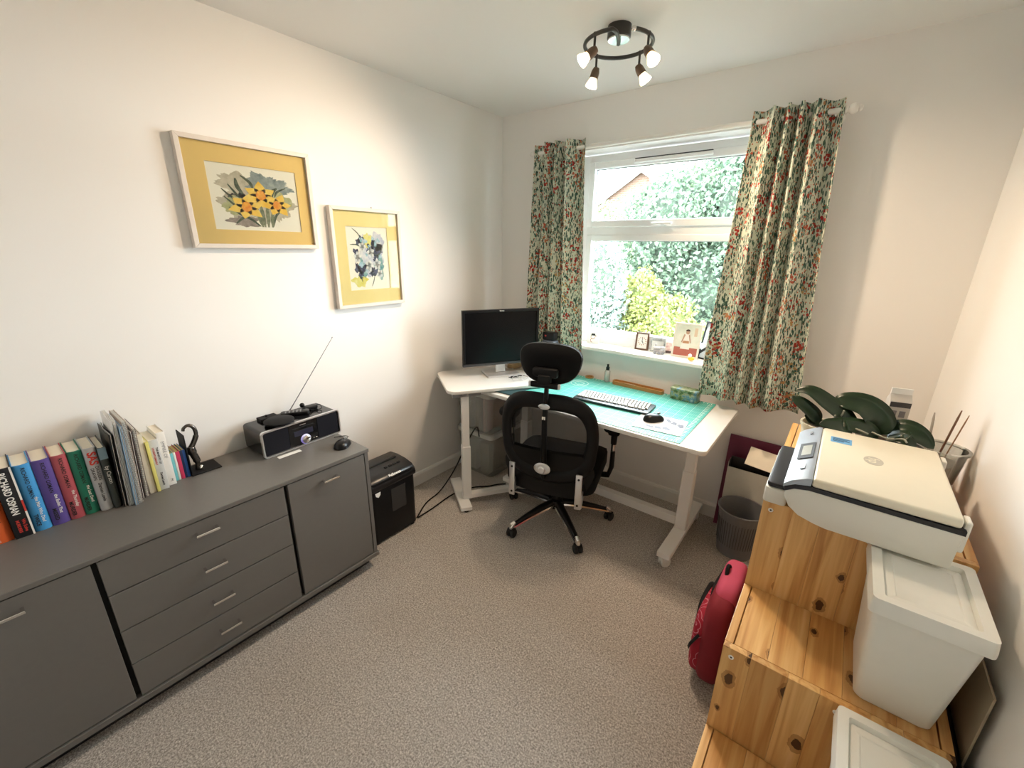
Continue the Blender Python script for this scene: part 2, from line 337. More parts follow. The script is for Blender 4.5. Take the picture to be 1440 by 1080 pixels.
# ------------------------------------------------------------------ books
BX = .03
def book(label, y0, th, h, depth, c, name='hardback_book', pages=PAPER, cover=.003, rnd=True, xf=None, group='row of books on the sideboard'):
    t = thing(name, label, 'book', (BX+depth/2, y0+th/2, ST+.0005)); m = mat('cover_' + label[:30].replace(' ', '_'), c, .5, var=.08, scale=40); d = depth/2; w = th/2
    g = G(); g.box(-d, d-.004, -w, -w+cover, 0, h, .0006).box(-d, d-.004, w-cover, w, 0, h, .0006)
    if rnd:
        pr_ = [(d-.005, -w), (d-.001, -w*.86), (d+.003, -w*.4), (d+.004, 0), (d+.003, w*.4), (d-.001, w*.86), (d-.005, w), (d-.006, w-cover), (d, 0), (d-.006, -w+cover)]
        g.prism(pr_, 0, h)
    else: g.box(d-.005, d, -w, w, 0, h, .0008)
    g.obj('cover', m, t, smooth=True); G().box(-d+.004, d-.005, -w+cover, w-cover, .003, h-.004).obj('page_block', pages, t)
    return t, d + (.0046 if rnd else .0006)
def spine(t, x, s, size, z, m, y=0, bold=0, sx=1.0, name='spine_lettering'):
    M = Matrix(((0, 0, 1, x), (0, 1, 0, y), (-1, 0, 0, z), (0, 0, 0, 1))); text(s, size, M, name, m, t, bold, sx=sx)
def stripe(t, x, y0, y1, z0, z1, m, name='spine_band'): G().box(x-.002, x, y0, y1, z0, z1).obj(name, m, t)
t, x = book('orange hardback at the left end of the book row', -2.665, .050, .235, .125, '#d85f2a'); spine(t, x, 'RICHARD OSMAN', .020, .15, INK, .004); spine(t, x, 'the Last Devil', .016, .05, INKW, -.008)
t, x = book('black hardback with big white spine lettering beside the orange book', -2.613, .042, .240, .135, '#17181b', rnd=False); spine(t, x, 'RICHARD OSMAN', .0225, .154, INKW, -.003, .0006, .80); spine(t, x, 'We Solve', .011, .040, INKR, .007, .0003); spine(t, x, 'MURDERS', .010, .040, INKR, -.006, .0004); stripe(t, x, .0165, .021, .125, .24, INKW); stripe(t, x, .0165, .021, 0, .085, INKW); stripe(t, x, .0165, .021, .085, .125, INKR)
for lab, y0, th, c, title, last in (('bright blue hardback in the book row', -2.571, .040, '#3f93cf', 'Man Who Died', 'TWICE'), ('purple hardback between the blue and the rose books', -2.530, .042, '#5b4a94', 'Bullet That', 'MISSED'), ('dusty rose hardback in the book row', -2.487, .036, '#b4555f', 'Thursday', 'MURDER'), ('green hardback beside the rose book', -2.450, .036, '#1f7a62', 'Last Devil', 'MURDER')):
    t, x = book(lab, y0, th, .236, .128, c); spine(t, x, 'RICHARD OSMAN', .0135, .172, INK, .001, .0002); spine(t, x, 'the ' + title, .0115, .075, INKW, .007, .0002); spine(t, x, last, .0135, .040, INK, -.007, .0004)
t, x = book('silver grey hardback with large dark red letters', -2.413, .032, .238, .140, '#b9bcc0'); spine(t, x, 'SAS', .030, .200, INKR, .001, .001); spine(t, x, 'DAGGERS', .012, .143, INK, .005, .0002); spine(t, x, 'DRAWN', .012, .143, INK, -.007, .0002); spine(t, x, 'Damien Lewis', .0125, .072, INK, 0, .0003)
t, x = book('dark grey green hardback beside the silver grey book', -2.380, .022, .232, .150, '#39403d'); spine(t, x, 'by Carson', .016, .13, INKW); stripe(t, x-.0005, -.0105, .0105, .19, .232, mat('spine_slate', '#6d8796'))
# magazines and spiral notebooks
def magazine(label, y0, th, h, depth, c, lean, name='magazine', curl=.0):
    t = thing(name, label, 'magazine' if name == 'magazine' else 'notebook', (BX, y0, ST+.0005), group='magazines and notebooks in the book row'); m = mat('mag_' + label[:24].replace(' ', '_'), c, .4, var=.25, scale=25)
    def sh(o):
        def f(u, v):
            z = v*h; return (u*depth, o + lean*z/h + curl*(v**3)*math.sin(u*7 + o*300), z)
        return f
    n = max(3, int(th/.0022)); 
    for i in range(n):
        o = th*i/(n-1); f = sh(o); g = G(); vs = []; fs = []; nu, nv = 4, 8
        for s_ in (0, .0011):
            for j in range(nv+1):
                for k_ in range(nu+1):
                    a = f(k_/nu, j/nv); vs.append((a[0], a[1]+s_, a[2]))
        st = (nu+1)*(nv+1)
        for j in range(nv):
            for k_ in range(nu):
                q = j*(nu+1)+k_; fs += [(q, q+1, q+nu+2, q+nu+1), (st+q, st+q+1, st+q+nu+2, st+q+nu+1)]
        rim = [k_ for k_ in range(nu+1)] + [j*(nu+1)+nu for j in range(1, nv+1)] + [nv*(nu+1)+k_ for k_ in range(nu-1, -1, -1)] + [j*(nu+1) for j in range(nv-1, 0, -1)]
        for a, b in zip(rim, rim[1:]+rim[:1]): fs.append((a, b, st+b, st+a))
        g.add(vs, fs); g.obj('cover' if i in (0, n-1) else 'page', m if i in (0, n-1) else PAPERW, t, smooth=True)
    return t
magazine('black covered magazine leaning in the book row', -2.357, .008, .275, .165, '#232323', .012, curl=.002)
magazine('tall thick white magazine with curling pages', -2.345, .012, .318, .172, '#f0eff0', .016, curl=.002)
magazine('thin pale blue magazine beside the spiral notebook', -2.329, .006, .300, .185, '#a9cbe6', .014, curl=.001)
def spiral(label, y0, th, h, depth, c, lean):
    t = magazine(label, y0, th, h, depth, c, lean, 'spiral_notebook'); g = G(); nt = int(h/.0085)
    for i in range(nt):
        z = .006 + i*.0085; cy = lean*z/h + th/2
        g.tube([(depth-.002 + (th*.62)*math.cos(a), cy + (th*.62)*math.sin(a), z + a*.0003) for a in [2*PI*k_/10 for k_ in range(10)]], .0009, 5, closed=True)
    g.obj('wire_binding', CHROME, t)
spiral('tall brown spiral notebook with a wire binding', -2.320, .012, .312, .178, '#b5a494', .014)
magazine('dark brown folder beside the tall spiral notebook', -2.303, .008, .262, .150, '#4a3f39', .012, curl=.002)
spiral('shorter grey spiral notebook with worn top', -2.292, .010, .268, .145, '#8d8683', .012)
t, x = book('slim pale beige paperback after the notebooks', -2.276, .020, .238, .135, '#d9d2bd', 'paperback_book', rnd=False, cover=.001)
t, x = book('very thin yellow paperback in the book row', -2.2545, .010, .205, .140, '#dfd77e', 'paperback_book', rnd=False, cover=.0008)
t, x = book('light grey paperback with black spine lettering', -2.2435, .027, .205, .135, '#c9cac8', 'paperback_book', rnd=False, cover=.001); spine(t, x, 'THE MINISTRY OF', .0085, .14, INK, .005, .0002); spine(t, x, 'UNGENTLEMANLY', .0085, .14, INKR, -.006, .0002); spine(t, x, 'Damien Lewis', .0095, .045, INK, 0, .0003)
t, x = book('white paperback with widely spaced spine letters', -2.2155, .026, .222, .120, '#e9e6e0', 'paperback_book', rnd=False, cover=.001); spine(t, x, 'EMPIRE OF', .015, .15, mat('ink_grey', (.25, .24, .25), .6)); spine(t, x, 'M', .014, .022, INK)
for lab, y0, th, c in (('small teal pocket book near the bookend', -2.187, .011, '#6fb7bd'), ('small white pocket book between teal and red ones', -2.1755, .007, '#dcdad4'), ('small raspberry red pocket book near the bookend', -2.168, .013, '#c0365a'), ('small navy pocket book beside the red one', -2.1545, .008, '#1d2f57'), ('small royal blue pocket book against the bookend', -2.146, .009, '#2c5aa5')):
    t, x = book(lab, y0, th, .118, .098, c, 'pocket_book', mat('page_yellow', (.62, .52, .20), .8), rnd=False, cover=.0008)
# bookend
be = thing('bookend', 'black plate bookend with a bronze cat tail hook', 'bookend', (.09, -2.134, ST+.0005))
G().box(-.045, .045, 0, .004, 0, .18, .0015).obj('upright_plate', BLACKM, be); G().box(-.05, .05, 0, .105, 0, .005, .0015).obj('base_plate', BLACKM, be)
BRONZE = mat('dark_bronze', (.11, .10, .09), .22, .8, var=.3, scale=25)
g = G(); g.tube(curve_pts([(.012, .030, .008), (.012, .034, .045), (.010, .026, .085), (.008, .022, .112)], 6), [.009]*6+[.013]*6+[.016]*6+[.011], 10)
g.tube(curve_pts([(.008, .020, .10), (.006, .038, .125), (.004, .052, .155), (.002, .050, .185), (0, .034, .200), (0, .018, .193), (0, .014, .182)], 6), [.010]*12+[.0075]*12+[.006]*13, 10)
g.obj('cat_figure', BRONZE, be, smooth='all'); G().ball((.018, .040, .013), .008, 10).ball((.004, .046, .011), .007, 10).obj('paw', CHROME, be, smooth='all')
# ------------------------------------------------------------------ radio
RM = mat('piano_black', (.008, .008, .009), .12, var=.05); GRL = mat('speaker_cloth', (.004, .004, .008), .6, bump=.3, bscale=900, spec=.25)
rd = thing('radio', 'black cd radio with silver trimmed front on the sideboard', 'radio', (.118, -1.707, ST+.004), math.radians(2))
g = G(); g.prism(rrect(-.182, .182, 0, .118, .014), -.088, .080, 'x'); g.obj('body', RM, rd, smooth=True)
g = G(); A = rrect(-.185, .185, -.002, .122, .014); B = rrect(-.179, .179, .004, .116, .010); k = len(A)
g.add([(.078, a, b) for a, b in A] + [(.092, a, b) for a, b in A] + [(.092, a, b) for a, b in B] + [(.078, a, b) for a, b in B], [(o*k+i, o*k+(i+1) % k, ((o+1) % 4)*k+(i+1) % k, ((o+1) % 4)*k+i) for o in range(4) for i in range(k)])
g.obj('front_trim', SILVER, rd, smooth=True)
for y0, y1 in ((-.177, -.068), (.068, .177)): G().box(.080, .088, y0, y1, .006, .114, .003).obj('speaker_grille', GRL, rd)
G().box(.080, .087, -.067, .067, .006, .114, .001).obj('control_panel', RM, rd)
G().box(.0865, .089, -.045, .045, .052, .078, .001).obj('display', mat('display_dark', (.03, .03, .05), .1), rd)
G().box(.0865, .0875, -.052, .052, .090, .094).obj('disc_slot', SBD, rd)
Mx = Matrix.Rotation(PI/2, 4, 'Y')
G().lathe([(.0, 0), (.019, 0), (.019, .012), (.015, .015), (0, .015)], 24, M=tr(.087, .005, .028) @ Mx).obj('knob', CHROME, rd, smooth=True)
G().lathe([(.020, 0), (.0235, 0), (.0235, .004), (.020, .004)], 24, M=tr(.087, .005, .028) @ Mx).obj('knob_ring', emit('blue_glow', (.06, .03, .75), .35), rd)
for y in (.045, .058): G().box(.087, .089, y-.004, y+.004, .016, .021, .001).obj('button', CHROME, rd)
G().box(.0868, .0876, -.014, .014, .1005, .1035).obj('badge', SILVER, rd)
g = G(); g.tube([(-.075, .03, .118), (-.075, .03, .128)], .005, 8); g.tube([(-.075, .03, .125), (-.045, .145, .29), (-.02, .262, .455)], [.0026, .0020, .0013], 8).ball((-.02, .262, .456), .003, 8); g.obj('antenna', GREYM, rd, smooth=True)
G().box(-.08, -.032, -.125, -.045, .118, .134, .003).obj('dock', BLACKM, rd); G().tube([(-.056, -.09, .13), (-.056, -.09, .142)], .005, 8).obj('dock_knob', BLACKP, rd)
z = ST + .004 + .118
o = G().lathe([(0, 0), (.052, .001), (.062, .009), (.063, .016), (.055, .021), (0, .024)], 32, c=(.153, -1.782, z+.0005)).obj('speaker_puck', BLACKM, smooth=True); tag(o, 'round flat black disc lying on top of the radio', 'speaker')
rc = thing('remote_control', 'black remote control lying on the radio behind the round disc', 'remote control', (.105, -1.685, z+.0008), math.radians(62))
G().prism(rrect(-.062, .062, -.021, .021, .014), 0, .018, bev=.003).obj('case', BLACKP, rc, smooth=True)
for i in range(5):
    for j in range(3): G().lathe([(.0035, 0), (.003, .002), (0, .002)], 8, c=(-.04+i*.016, -.011+j*.011, .018)).obj('button', mat('button_grey', (.3, .3, .31), .4), rc)
ad = thing('headset', 'small black headset with looped cable at the back of the radio', 'headset', (.085, -1.60, z+.0008))
g = G(); g.box(-.02, .02, -.035, .03, 0, .018, .006).ball((-.02, -.03, .022), .012, 10); g.obj('body', BLACKP, ad, smooth=True)
G().tube(curve_pts([(.01, .02, .016), (.03, .035, .02), (.045, .03, .004), (.03, .0, .003), (.04, -.02, .01), (.02, -.03, .014)], 6), .0018, 6).obj('cable', BLACKM, ad)
ms = thing('computer_mouse', 'black mouse shaped gadget at the right end of the sideboard', 'mouse', (.345, -1.598, ST+.001), math.radians(40))
def mouse_body(g, L, Wd, Hh):
    def f(u, v):
        a = v*PI; y = (u-.5)*L; w = Wd/2*(1-abs(2*u-1)**3.2)**.5 if abs(2*u-1) < 1 else 0
        return (w*math.cos(a), y, Hh*(math.sin(a)**.8)*(1-abs(2*u-1)**2.6)**.6*(1-.25*u) if 0 < u < 1 else 0)
    g.grid(f, 18, 12); g.grid(lambda u, v: ((2*v-1)*Wd/2*(max(0, 1-abs(2*u-1)**3.2))**.5, (u-.5)*L, 0), 18, 2)
g = G(); mouse_body(g, .105, .066, .036); g.obj('shell', BLACKP, ms, smooth='all'); G().box(-.0035, .0035, .018, .032, .026, .034, .002).obj('scroll_wheel', GREYM, ms)
G().tube(curve_pts([(0, .05, .012), (.0, .08, .010), (-.03, .10, .004), (-.07, .085, .003)], 6), .0018, 6).obj('cable', BLACKM, ms)
o = G().box(.228, .252, -1.845, -1.745, ST+.0004, ST+.0012).obj('paper_slip', PAPERW); tag(o, 'white paper slip poking out under the radio', 'paper')
# ------------------------------------------------------------------ framed watercolours
FRM = mat('pale_wood_frame', (.70, .64, .58), .45, var=.06, scale=20); MATY = mat('yellow_mount', (.88, .60, .20), .8, var=.04); MATY2 = mat('pale_yellow_mount', (.86, .70, .30), .8, var=.04); WC = mat('watercolour_paper', (.90, .86, .78), .8, var=.03, scale=8)
def wash(name, a, b, sc=30):
    if name in MATS: return MATS[name]
    k = N(name); v = k.coord(); k.pr(.85, 0, .2); k.col(k.ramp(k.noise(v, sc, 5, .65), [(.35, a), (.65, b)])); MATS[name] = k.m; return k.m
def blob(cx, cy, rx, ry, seed, jag=.18, n=44):
    r = random.Random(seed); ph = [r.uniform(0, 6.3) for _ in range(4)]; o = []
    for i in range(n):
        a = 2*PI*i/n; k = 1 + jag*(.5*math.sin(3*a+ph[0]) + .35*math.sin(5*a+ph[1]) + .3*math.sin(9*a+ph[2])) + r.uniform(-jag, jag)*.35
        o.append((cx + rx*k*math.cos(a), cy + ry*k*math.sin(a)))
    return o
def petal(cx, cy, a, L, w, n=7):
    o = []
    for i in range(2*n):
        t = i/(n) if i < n else (2*n-i)/n; s = 1 if i < n else -1
        ww = w*math.sin(PI*min(t, 1)**.75)*s; o.append((cx + L*t*math.cos(a) - ww*math.sin(a), cy + L*t*math.sin(a) + ww*math.cos(a)))
    return o
def strokep(pts, w):
    P = [Vector((*p, 0)) for p in pts]; P = curve_pts(P, 5); L = []; Rr = []; n = len(P)
    for i, p in enumerate(P):
        t = (P[min(i+1, n-1)] - P[max(i-1, 0)]).normalized(); nn = Vector((-t.y, t.x, 0)); ww = w*(.25 + .75*math.sin(PI*(i+.5)/n)); L.append((p+nn*ww)[:2]); Rr.append((p-nn*ww)[:2])
    return L + Rr[::-1]
def picture(name, label, y0, y1, z0, z1, fw, mx0, mx1, mz0, mz1, mount):
    cy, cz = (y0+y1)/2, (z0+z1)/2; t = thing(name, label, 'picture', (0.001, cy, cz)); a, b = (y1-y0)/2, (z1-z0)/2; D = .030
    for poly in ([(-a, b), (a, b), (a-fw, b-fw), (-a+fw, b-fw)], [(-a, -b), (a, -b), (a-fw, -b+fw), (-a+fw, -b+fw)], [(-a, b), (-a, -b), (-a+fw, -b+fw), (-a+fw, b-fw)], [(a, b), (a, -b), (a-fw, -b+fw), (a-fw, b-fw)]):
        G().prism(poly, 0, D, 'x', bev=.0012).obj('frame_rail', FRM, t)
    G().box(0, .006, -a+.006, a-.006, -b+.006, b-.006).obj('backing', mat('backing_board', (.4, .3, .2), .9), t)
    g = G(); m0, m1, n0, n1 = mx0-cy, mx1-cy, mz0-cz, mz1-cz; e = fw*.6
    g.box(.012, .015, -a+e, m0, -b+e, b-e).box(.012, .015, m1, a-e, -b+e, b-e).box(.012, .015, m0, m1, -b+e, n0).box(.012, .015, m0, m1, n1, b-e); g.obj('mount', mount, t)
    G().box(.008, .011, m0-.01, m1+.01, n0-.01, n1+.01).obj('paper', WC, t)
    G().box(.0195, .0215, -a+e, a-e, -b+e, b-e).obj('glazing', clear('picture_glass', '#ffffff', .985, .03, .10) if 'picture_glass' not in MATS else MATS['picture_glass'], t)
    cx, cz2, w, h = (m0+m1)/2, (n0+n1)/2, (m1-m0), (n1-n0)
    def paint(nm, polys, m, lay):
        g = G()
        for p in polys:
            d = .0112 + lay*.00012; g.add([(d, cx + u*w/2, cz2 + v*h/2) for u, v in p], [tuple(range(len(p)))])
        g.obj(nm, m, t)
    return t, paint
t, P = picture('framed_picture', 'large framed watercolour of yellow daffodils on the left wall', -1.932, -1.4255, 1.545, 1.952, .017, -1.842, -1.492, 1.618, 1.868, MATY)
P('background_wash', [blob(-.25, .35, .55, .42, 1, .3, 90), blob(-.35, -.25, .42, .45, 2, .3, 90), blob(.35, -.2, .48, .5, 8, .3, 90)], wash('wash_grey', (.42, .38, .30), (.62, .56, .46)), 0)
P('background_wash', [blob(.30, .45, .50, .34, 3, .34, 110)], wash('wash_blue_grey', (.16, .21, .23), (.38, .43, .43)), 1)
P('background_wash', [blob(.55, -.05, .26, .35, 4, .25), blob(-.5, -.25, .25, .3, 5, .25)], wash('wash_olive', (.34, .36, .16), (.55, .52, .34)), 2)
P('background_wash', [blob(-.35, -.72, .34, .16, 6, .3)], wash('wash_mauve', (.22, .18, .17), (.45, .38, .34)), 2)
P('leaf_stroke', [strokep(q, w) for q, w in (([(-.75, .25), (-.55, -.0), (-.35, -.15)], .03), ([(-.72, .02), (-.5, -.25), (-.33, -.45)], .03), ([(-.6, .4), (-.45, .12), (-.38, .0)], .03), ([(-.3, .7), (-.12, .52), (-.05, .3)], .04), ([(-.42, .6), (-.4, .35), (-.3, .12)], .05), ([(.5, .42), (.38, .28), (.34, .05)], .05), ([(.72, .45), (.5, .3), (.42, .12)], .03), ([(.68, -.2), (.42, -.45), (.3, -.85)], .03), ([(-.55, -.8), (-.3, -.58), (0, -.86)], .04), ([(-.65, -.3), (-.5, -.42), (-.4, -.55)], .03))], wash('wash_dark_green', (.03, .05, .035), (.10, .13, .09), 60), 3)
P('stem_stroke', [strokep(q, .05) for q in ([(.06, -.15), (.08, -.5), (.1, -.88)], [(.2, -.2), (.2, -.5), (.18, -.88)], [(.33, -.35), (.3, -.6), (.28, -.88)], [(-.02, -.3), (.0, -.6), (.05, -.88)])], wash('wash_stem', (.10, .13, .08), (.28, .30, .20), 60), 4)
YE = wash('wash_daffodil', (.86, .50, .05), (.90, .66, .16), 22)
for fx, fy, R, ph in ((-.26, -.26, .44, .3), (.10, .14, .44, .55), (.46, -.14, .40, .1)):
    P('petal', [petal(fx, fy, ph + i*PI/3, R*(1 if i % 2 else .88), R*.30) for i in range(6)], YE, 5 + (fx > 0) + (fx > .3))
    P('trumpet', [blob(fx, fy, R*.26, R*.36, 11, .1, 20)], wash('wash_orange', (.75, .20, .02), (.88, .45, .06), 60), 8)
t, P = picture('framed_picture', 'smaller framed watercolour of dark violets in pale yellow mount', -1.3528, -.9368, 1.247, 1.7464, .017, -1.268, -1.020, 1.335, 1.655, MATY2)
P('background_wash', [blob(.1, .1, .62, .6, 21, .25), blob(.35, .45, .45, .4, 22, .25)], wash('wash_lilac', (.42, .46, .62), (.74, .72, .74)), 0)
P('background_wash', [blob(-.5, -.72, .36, .18, 23, .3), blob(-.05, .55, .3, .22, 24, .3)], wash('wash_lemon', (.66, .60, .08), (.80, .74, .35)), 1)
P('background_wash', [blob(-.35, -.35, .22, .3, 25, .3), blob(.5, -.3, .25, .35, 26, .3)], wash('wash_teal', (.08, .26, .30), (.45, .60, .58)), 1)
rr = random.Random(5)
P('dark_wash', [blob(rr.uniform(-.62, .55), rr.uniform(-.55, .6), rr.uniform(.08, .22), rr.uniform(.06, .16), 60+i, .4, 30) for i in range(16)], wash('wash_indigo', (.012, .016, .04), (.10, .12, .22), 60), 2)
P('bright_wash', [blob(rr.uniform(-.5, .6), rr.uniform(-.6, .65), rr.uniform(.06, .14), rr.uniform(.05, .10), 90+i, .4, 26) for i in range(10)], wash('wash_aqua', (.15, .42, .46), (.55, .62, .80), 60), 3)
for fx, fy, R in ((-.28, .38, .2), (.12, .2, .2), (.0, -.22, .22), (.4, -.18, .22), (-.55, .05, .2), (.5, -.5, .18)):
    P('petal', [petal(fx, fy, i*2*PI/5 + fx*4, R, R*.36) for i in range(5)], wash('wash_pale_petal', (.55, .60, .68), (.82, .80, .76), 60), 3)
P('twig_stroke', [strokep(q, .018) for q in ([(-.7, .95), (-.45, .8), (-.3, .6)], [(-.85, .45), (-.6, .45), (-.4, .4)], [(.75, .4), (.6, .2), (.4, .1)], [(.25, -.5), (.15, -.75), (.05, -.9)], [(-.6, -.5), (-.45, -.62), (-.4, -.75)])], wash('wash_dark_green', 0, 0), 4)
G().ball((.012, .04, .2555), .0035, 8).obj('nail', GREYM, t)
# ------------------------------------------------------------------ paper shredder + cable
sh = thing('paper_shredder', 'black paper shredder on the carpet beside the sideboard', 'shredder', (.205, -1.325, 0))
g = G(); g.prism(rrect(-.115, .125, -.150, .150, .03), .012, .372, bev=.004)
g.obj('bin', mat('shredder_black', (.005, .005, .006), .4, var=.1, spec=.25), sh, smooth=True)
g = G(); prof = [(-.118, .325), (.128, .325), (.130, .345), (.122, .368), (.098, .386), (.04, .398), (-.03, .402), (-.09, .396), (-.118, .378)]
g.prism(prof, -.153, .153, 'y', bev=.008); g.obj('head', mat('shredder_head', (.010, .010, .011), .3, var=.1), sh, smooth=True)
Mr = Matrix.Rotation(math.radians(6), 4, 'Y')
G().box(-.012, .0, -.118, .118, .398, .405, .001).obj('feed_slot', SBD, sh)
for i in range(4): G().box(.045, .058, .0+i*.028, .018+i*.028, .395, .401, .001).obj('button', SBD, sh)
for i in range(6): G().box(-.05, -.045, -.13+i*.014, -.122+i*.014, .401, .4035).obj('vent_slot', GREYM, sh)
text('Fellowes', .022, Matrix(((0, -.82, .57, .1155), (1, 0, 0, .02), (0, .57, .82, .3785), (0, 0, 0, 1))), 'lettering', INKW, sh, .0006)
G().box(.1245, .1262, -.02, .075, .16, .30, .0005).obj('window', mat('smoked_window', (.03, .03, .032), .15), sh)
G().prism([(-.118, .318), (-.085, .318), (-.088, .300), (-.100, .288), (-.115, .300)], .125, .1258, 'x').obj('safety_sticker', INKW, sh)
for x, y in ((-.09, -.12), (.1, -.12), (-.09, .12), (.1, .12)): G().lathe([(.018, 0), (.018, .014)], 12, c=(x, y, 0)).obj('foot', RUBBER, sh)
cb = G().tube(curve_pts([(.30, -1.16, .006), (.225, -1.02, .006), (.205, -.88, .02), (.26, -.80, .16), (.315, -.72, .36), (.335, -.66, .44), (.33, -.63, .36)], 8), .0042, 8).obj('power_cable', BLACKM, smooth='all'); tag(cb, 'black cable rising from the carpet to the side table', 'cable')
cb = G().tube(curve_pts([(.305, -1.155, .0065), (.30, -1.03, .0055), (.285, -.90, .0052), (.29, -.80, .0052), (.335, -.69, .0052), (.40, -.62, .0055), (.455, -.54, .006), (.64, -.40, .02), (.70, -.26, .05)], 8), .0042, 8).obj('power_cable', BLACKM, smooth='all'); tag(cb, 'black cable running across the carpet under the side table', 'cable')
# ================================================================== main desk
DZ = .738; DX0, DX1, DY0, DY1 = .405, 1.735, -.735, -.055
dk = thing('standing_desk', 'white height adjustable desk on castors under the window', 'desk', (0, 0, 0))
DTOP = mat('white_desk_laminate', (.80, .79, .76), .28, var=.02)
G().prism(rrect(DX0, DX1, DY0, DY1, .03), DZ-.022, DZ, bev=.003).obj('tabletop', DTOP, dk, smooth=True)
def caster_w(parent, x, y, a, zt=.072):
    p = part('caster', parent); Mc = tr(x, y, 0) @ rotz(a)
    for s in (-1, 1): G().lathe([(.008, -.007), (.024, -.007), (.027, -.004), (.027, .004), (.024, .007), (.008, .007)], 20, M=Mc @ tr(0, s*.012, .027) @ Matrix.Rotation(PI/2, 4, 'X')).obj('wheel', WHITEP, p, smooth=True)
    G().box(-.020, .024, -.021, .021, .030, .058, .006, M=Mc @ tr(-.006, 0, 0)).box(-.01, .01, -.01, .01, .05, zt, .001, M=Mc @ tr(.006, 0, 0)).obj('caster_hood', WHITEP, p, smooth=True)
for lx, fy in ((.53, -.585), (1.605, -.655)):
    G().box(lx-.034, lx+.034, fy, -.055, .068, .098, .004).obj('foot', WHITE, dk)
    G().box(lx-.030, lx+.030, -.40, -.345, .098, .45, .003).obj('leg', WHITE, dk); G().box(lx-.025, lx+.025, -.395, -.35, .45, DZ-.05, .002).obj('inner_leg', WHITE, dk)
    G().box(lx-.02, lx+.02, -.62, -.12, DZ-.05, DZ-.022, .002).obj('bracket', WHITE, dk)
    for y, a in ((fy+.04, .9), (-.095, 2.2)): caster_w(dk, lx, y, a)
G().box(.56, 1.575, -.400, -.360, .115, .165, .003).obj('crossbar', WHITE, dk); G().box(.55, 1.585, -.395, -.355, DZ-.05, DZ-.022, .002).obj('top_rail', WHITE, dk)
# ------------------------------------------------------------------ side table (turned to the corner)
TZ = .768; TA = math.atan2(.83, .558)
st = thing('side_table', 'small white desk turned across the corner carrying the monitor', 'desk', (.386, -.952, 0), TA)   # local x along its front edge, local y to the back
G().prism(rrect(0, .62, 0, .45, .055), TZ-.020, TZ, bev=.003).obj('tabletop', DTOP, st, smooth=True)
for x in (.105,):
    G().box(x-.026, x+.026, .015, .065, .036, .40, .003).obj('leg', WHITE, st); G().box(x-.021, x+.021, .02, .06, .40, TZ-.02, .002).obj('inner_leg', WHITE, st)
G().box(.045, .115, -.075, .30, .012, .036, .003).obj('foot', WHITE, st); G().box(.50, .57, -.02, .24, .012, .036, .003).obj('foot', WHITE, st)
G().box(.10, .505, .018, .062, .036, .066, .002).obj('crossbar', WHITE, st)
for x, y in ((.08, -.06), (.08, .28), (.535, -.005), (.535, .225)): G().lathe([(.014, .0005), (.016, .003), (.016, .012)], 14, c=(x, y, 0)).obj('foot_pad', RUBBER, st)
G().box(.03, .20, .02, .06, TZ-.045, TZ-.02, .002).obj('top_rail', GREYM, st)
# ------------------------------------------------------------------ clear storage boxes with files
CLR = clear('frosted_plastic', (.62, .64, .62), .72, .3, .1); CLRIM = clear('frosted_rim', (.72, .73, .70), .35, .35, .05)
def tub(label, x0, x1, y0, y1, z0, h, lid):
    t = thing('storage_box', label, 'box', ((x0+x1)/2, (y0+y1)/2, z0), group='clear storage boxes under the desk'); a, b = (x1-x0)/2, (y1-y0)/2; g = G(); n = 6
    A = rrect(-a+.025, a-.025, -b+.025, b-.025, .03); B = rrect(-a, a, -b, b, .035); C = rrect(-a+.003, a-.003, -b+.003, b-.003, .033); D = rrect(-a+.028, a-.028, -b+.028, b-.028, .03); k = len(A)
    vs = [(x, y, .0) for x, y in A] + [(x, y, h-.02) for x, y in B] + [(x, y, h-.02) for x, y in C] + [(x, y, .003) for x, y in D]
    g.add(vs, [(o*k+i, o*k+(i+1) % k, (o+1)*k+(i+1) % k, (o+1)*k+i) for o in range(3) for i in range(k)] + [tuple(range(k)), tuple(range(3*k, 4*k))]); g.obj('tub', CLR, t, smooth=True)
    E_ = rrect(-a-.008, a+.008, -b-.008, b+.008, .04); g = G()
    vs = [(x, y, h-.03) for x, y in E_] + [(x, y, h-.004) for x, y in E_] + [(x, y, h-.004) for x, y in C] + [(x, y, h-.03) for x, y in C]
    g.add(vs, [(o*k+i, o*k+(i+1) % k, ((o+1) % 4)*k+(i+1) % k, ((o+1) % 4)*k+i) for o in range(4) for i in range(k)]); g.obj('rim', CLRIM, t, smooth=True)
    if lid: G().prism(rrect(-a-.006, a+.006, -b-.006, b+.006, .038), h-.004, h, bev=.001).obj('lid', CLRIM, t)
    return t
tub('lower clear plastic storage box standing on the carpet in the corner', .035, .365, -.545, -.10, .001, .335, True)
tub('upper clear plastic storage box with files stacked in the corner', .040, .370, -.560, -.12, .338, .300, False)
for lab, c, x, th, y0, y1, h in (('white paper file standing in the upper clear storage box', (.78, .76, .70), .075, .022, -.52, -.2, .27), ('grey folder standing in the upper clear storage box', (.20, .21, .22), .108, .016, -.52, -.2, .265), ('pale document wallet in the upper clear storage box', (.70, .70, .66), .140, .018, -.52, -.2, .26), ('dark folder near the right side of upper storage box', (.05, .055, .07), .20, .03, -.525, -.2, .275), ('red printed booklet against the side of the upper box', (.45, .16, .14), .27, .02, -.525, -.2, .24)):
    o = G().box(x, x+th, y0, y1, .342, .342+h, .002).obj('file_folder', mat('folder_' + lab[:14].replace(' ', '_'), c, .6, var=.3, scale=14)); tag(o, lab, 'folder')
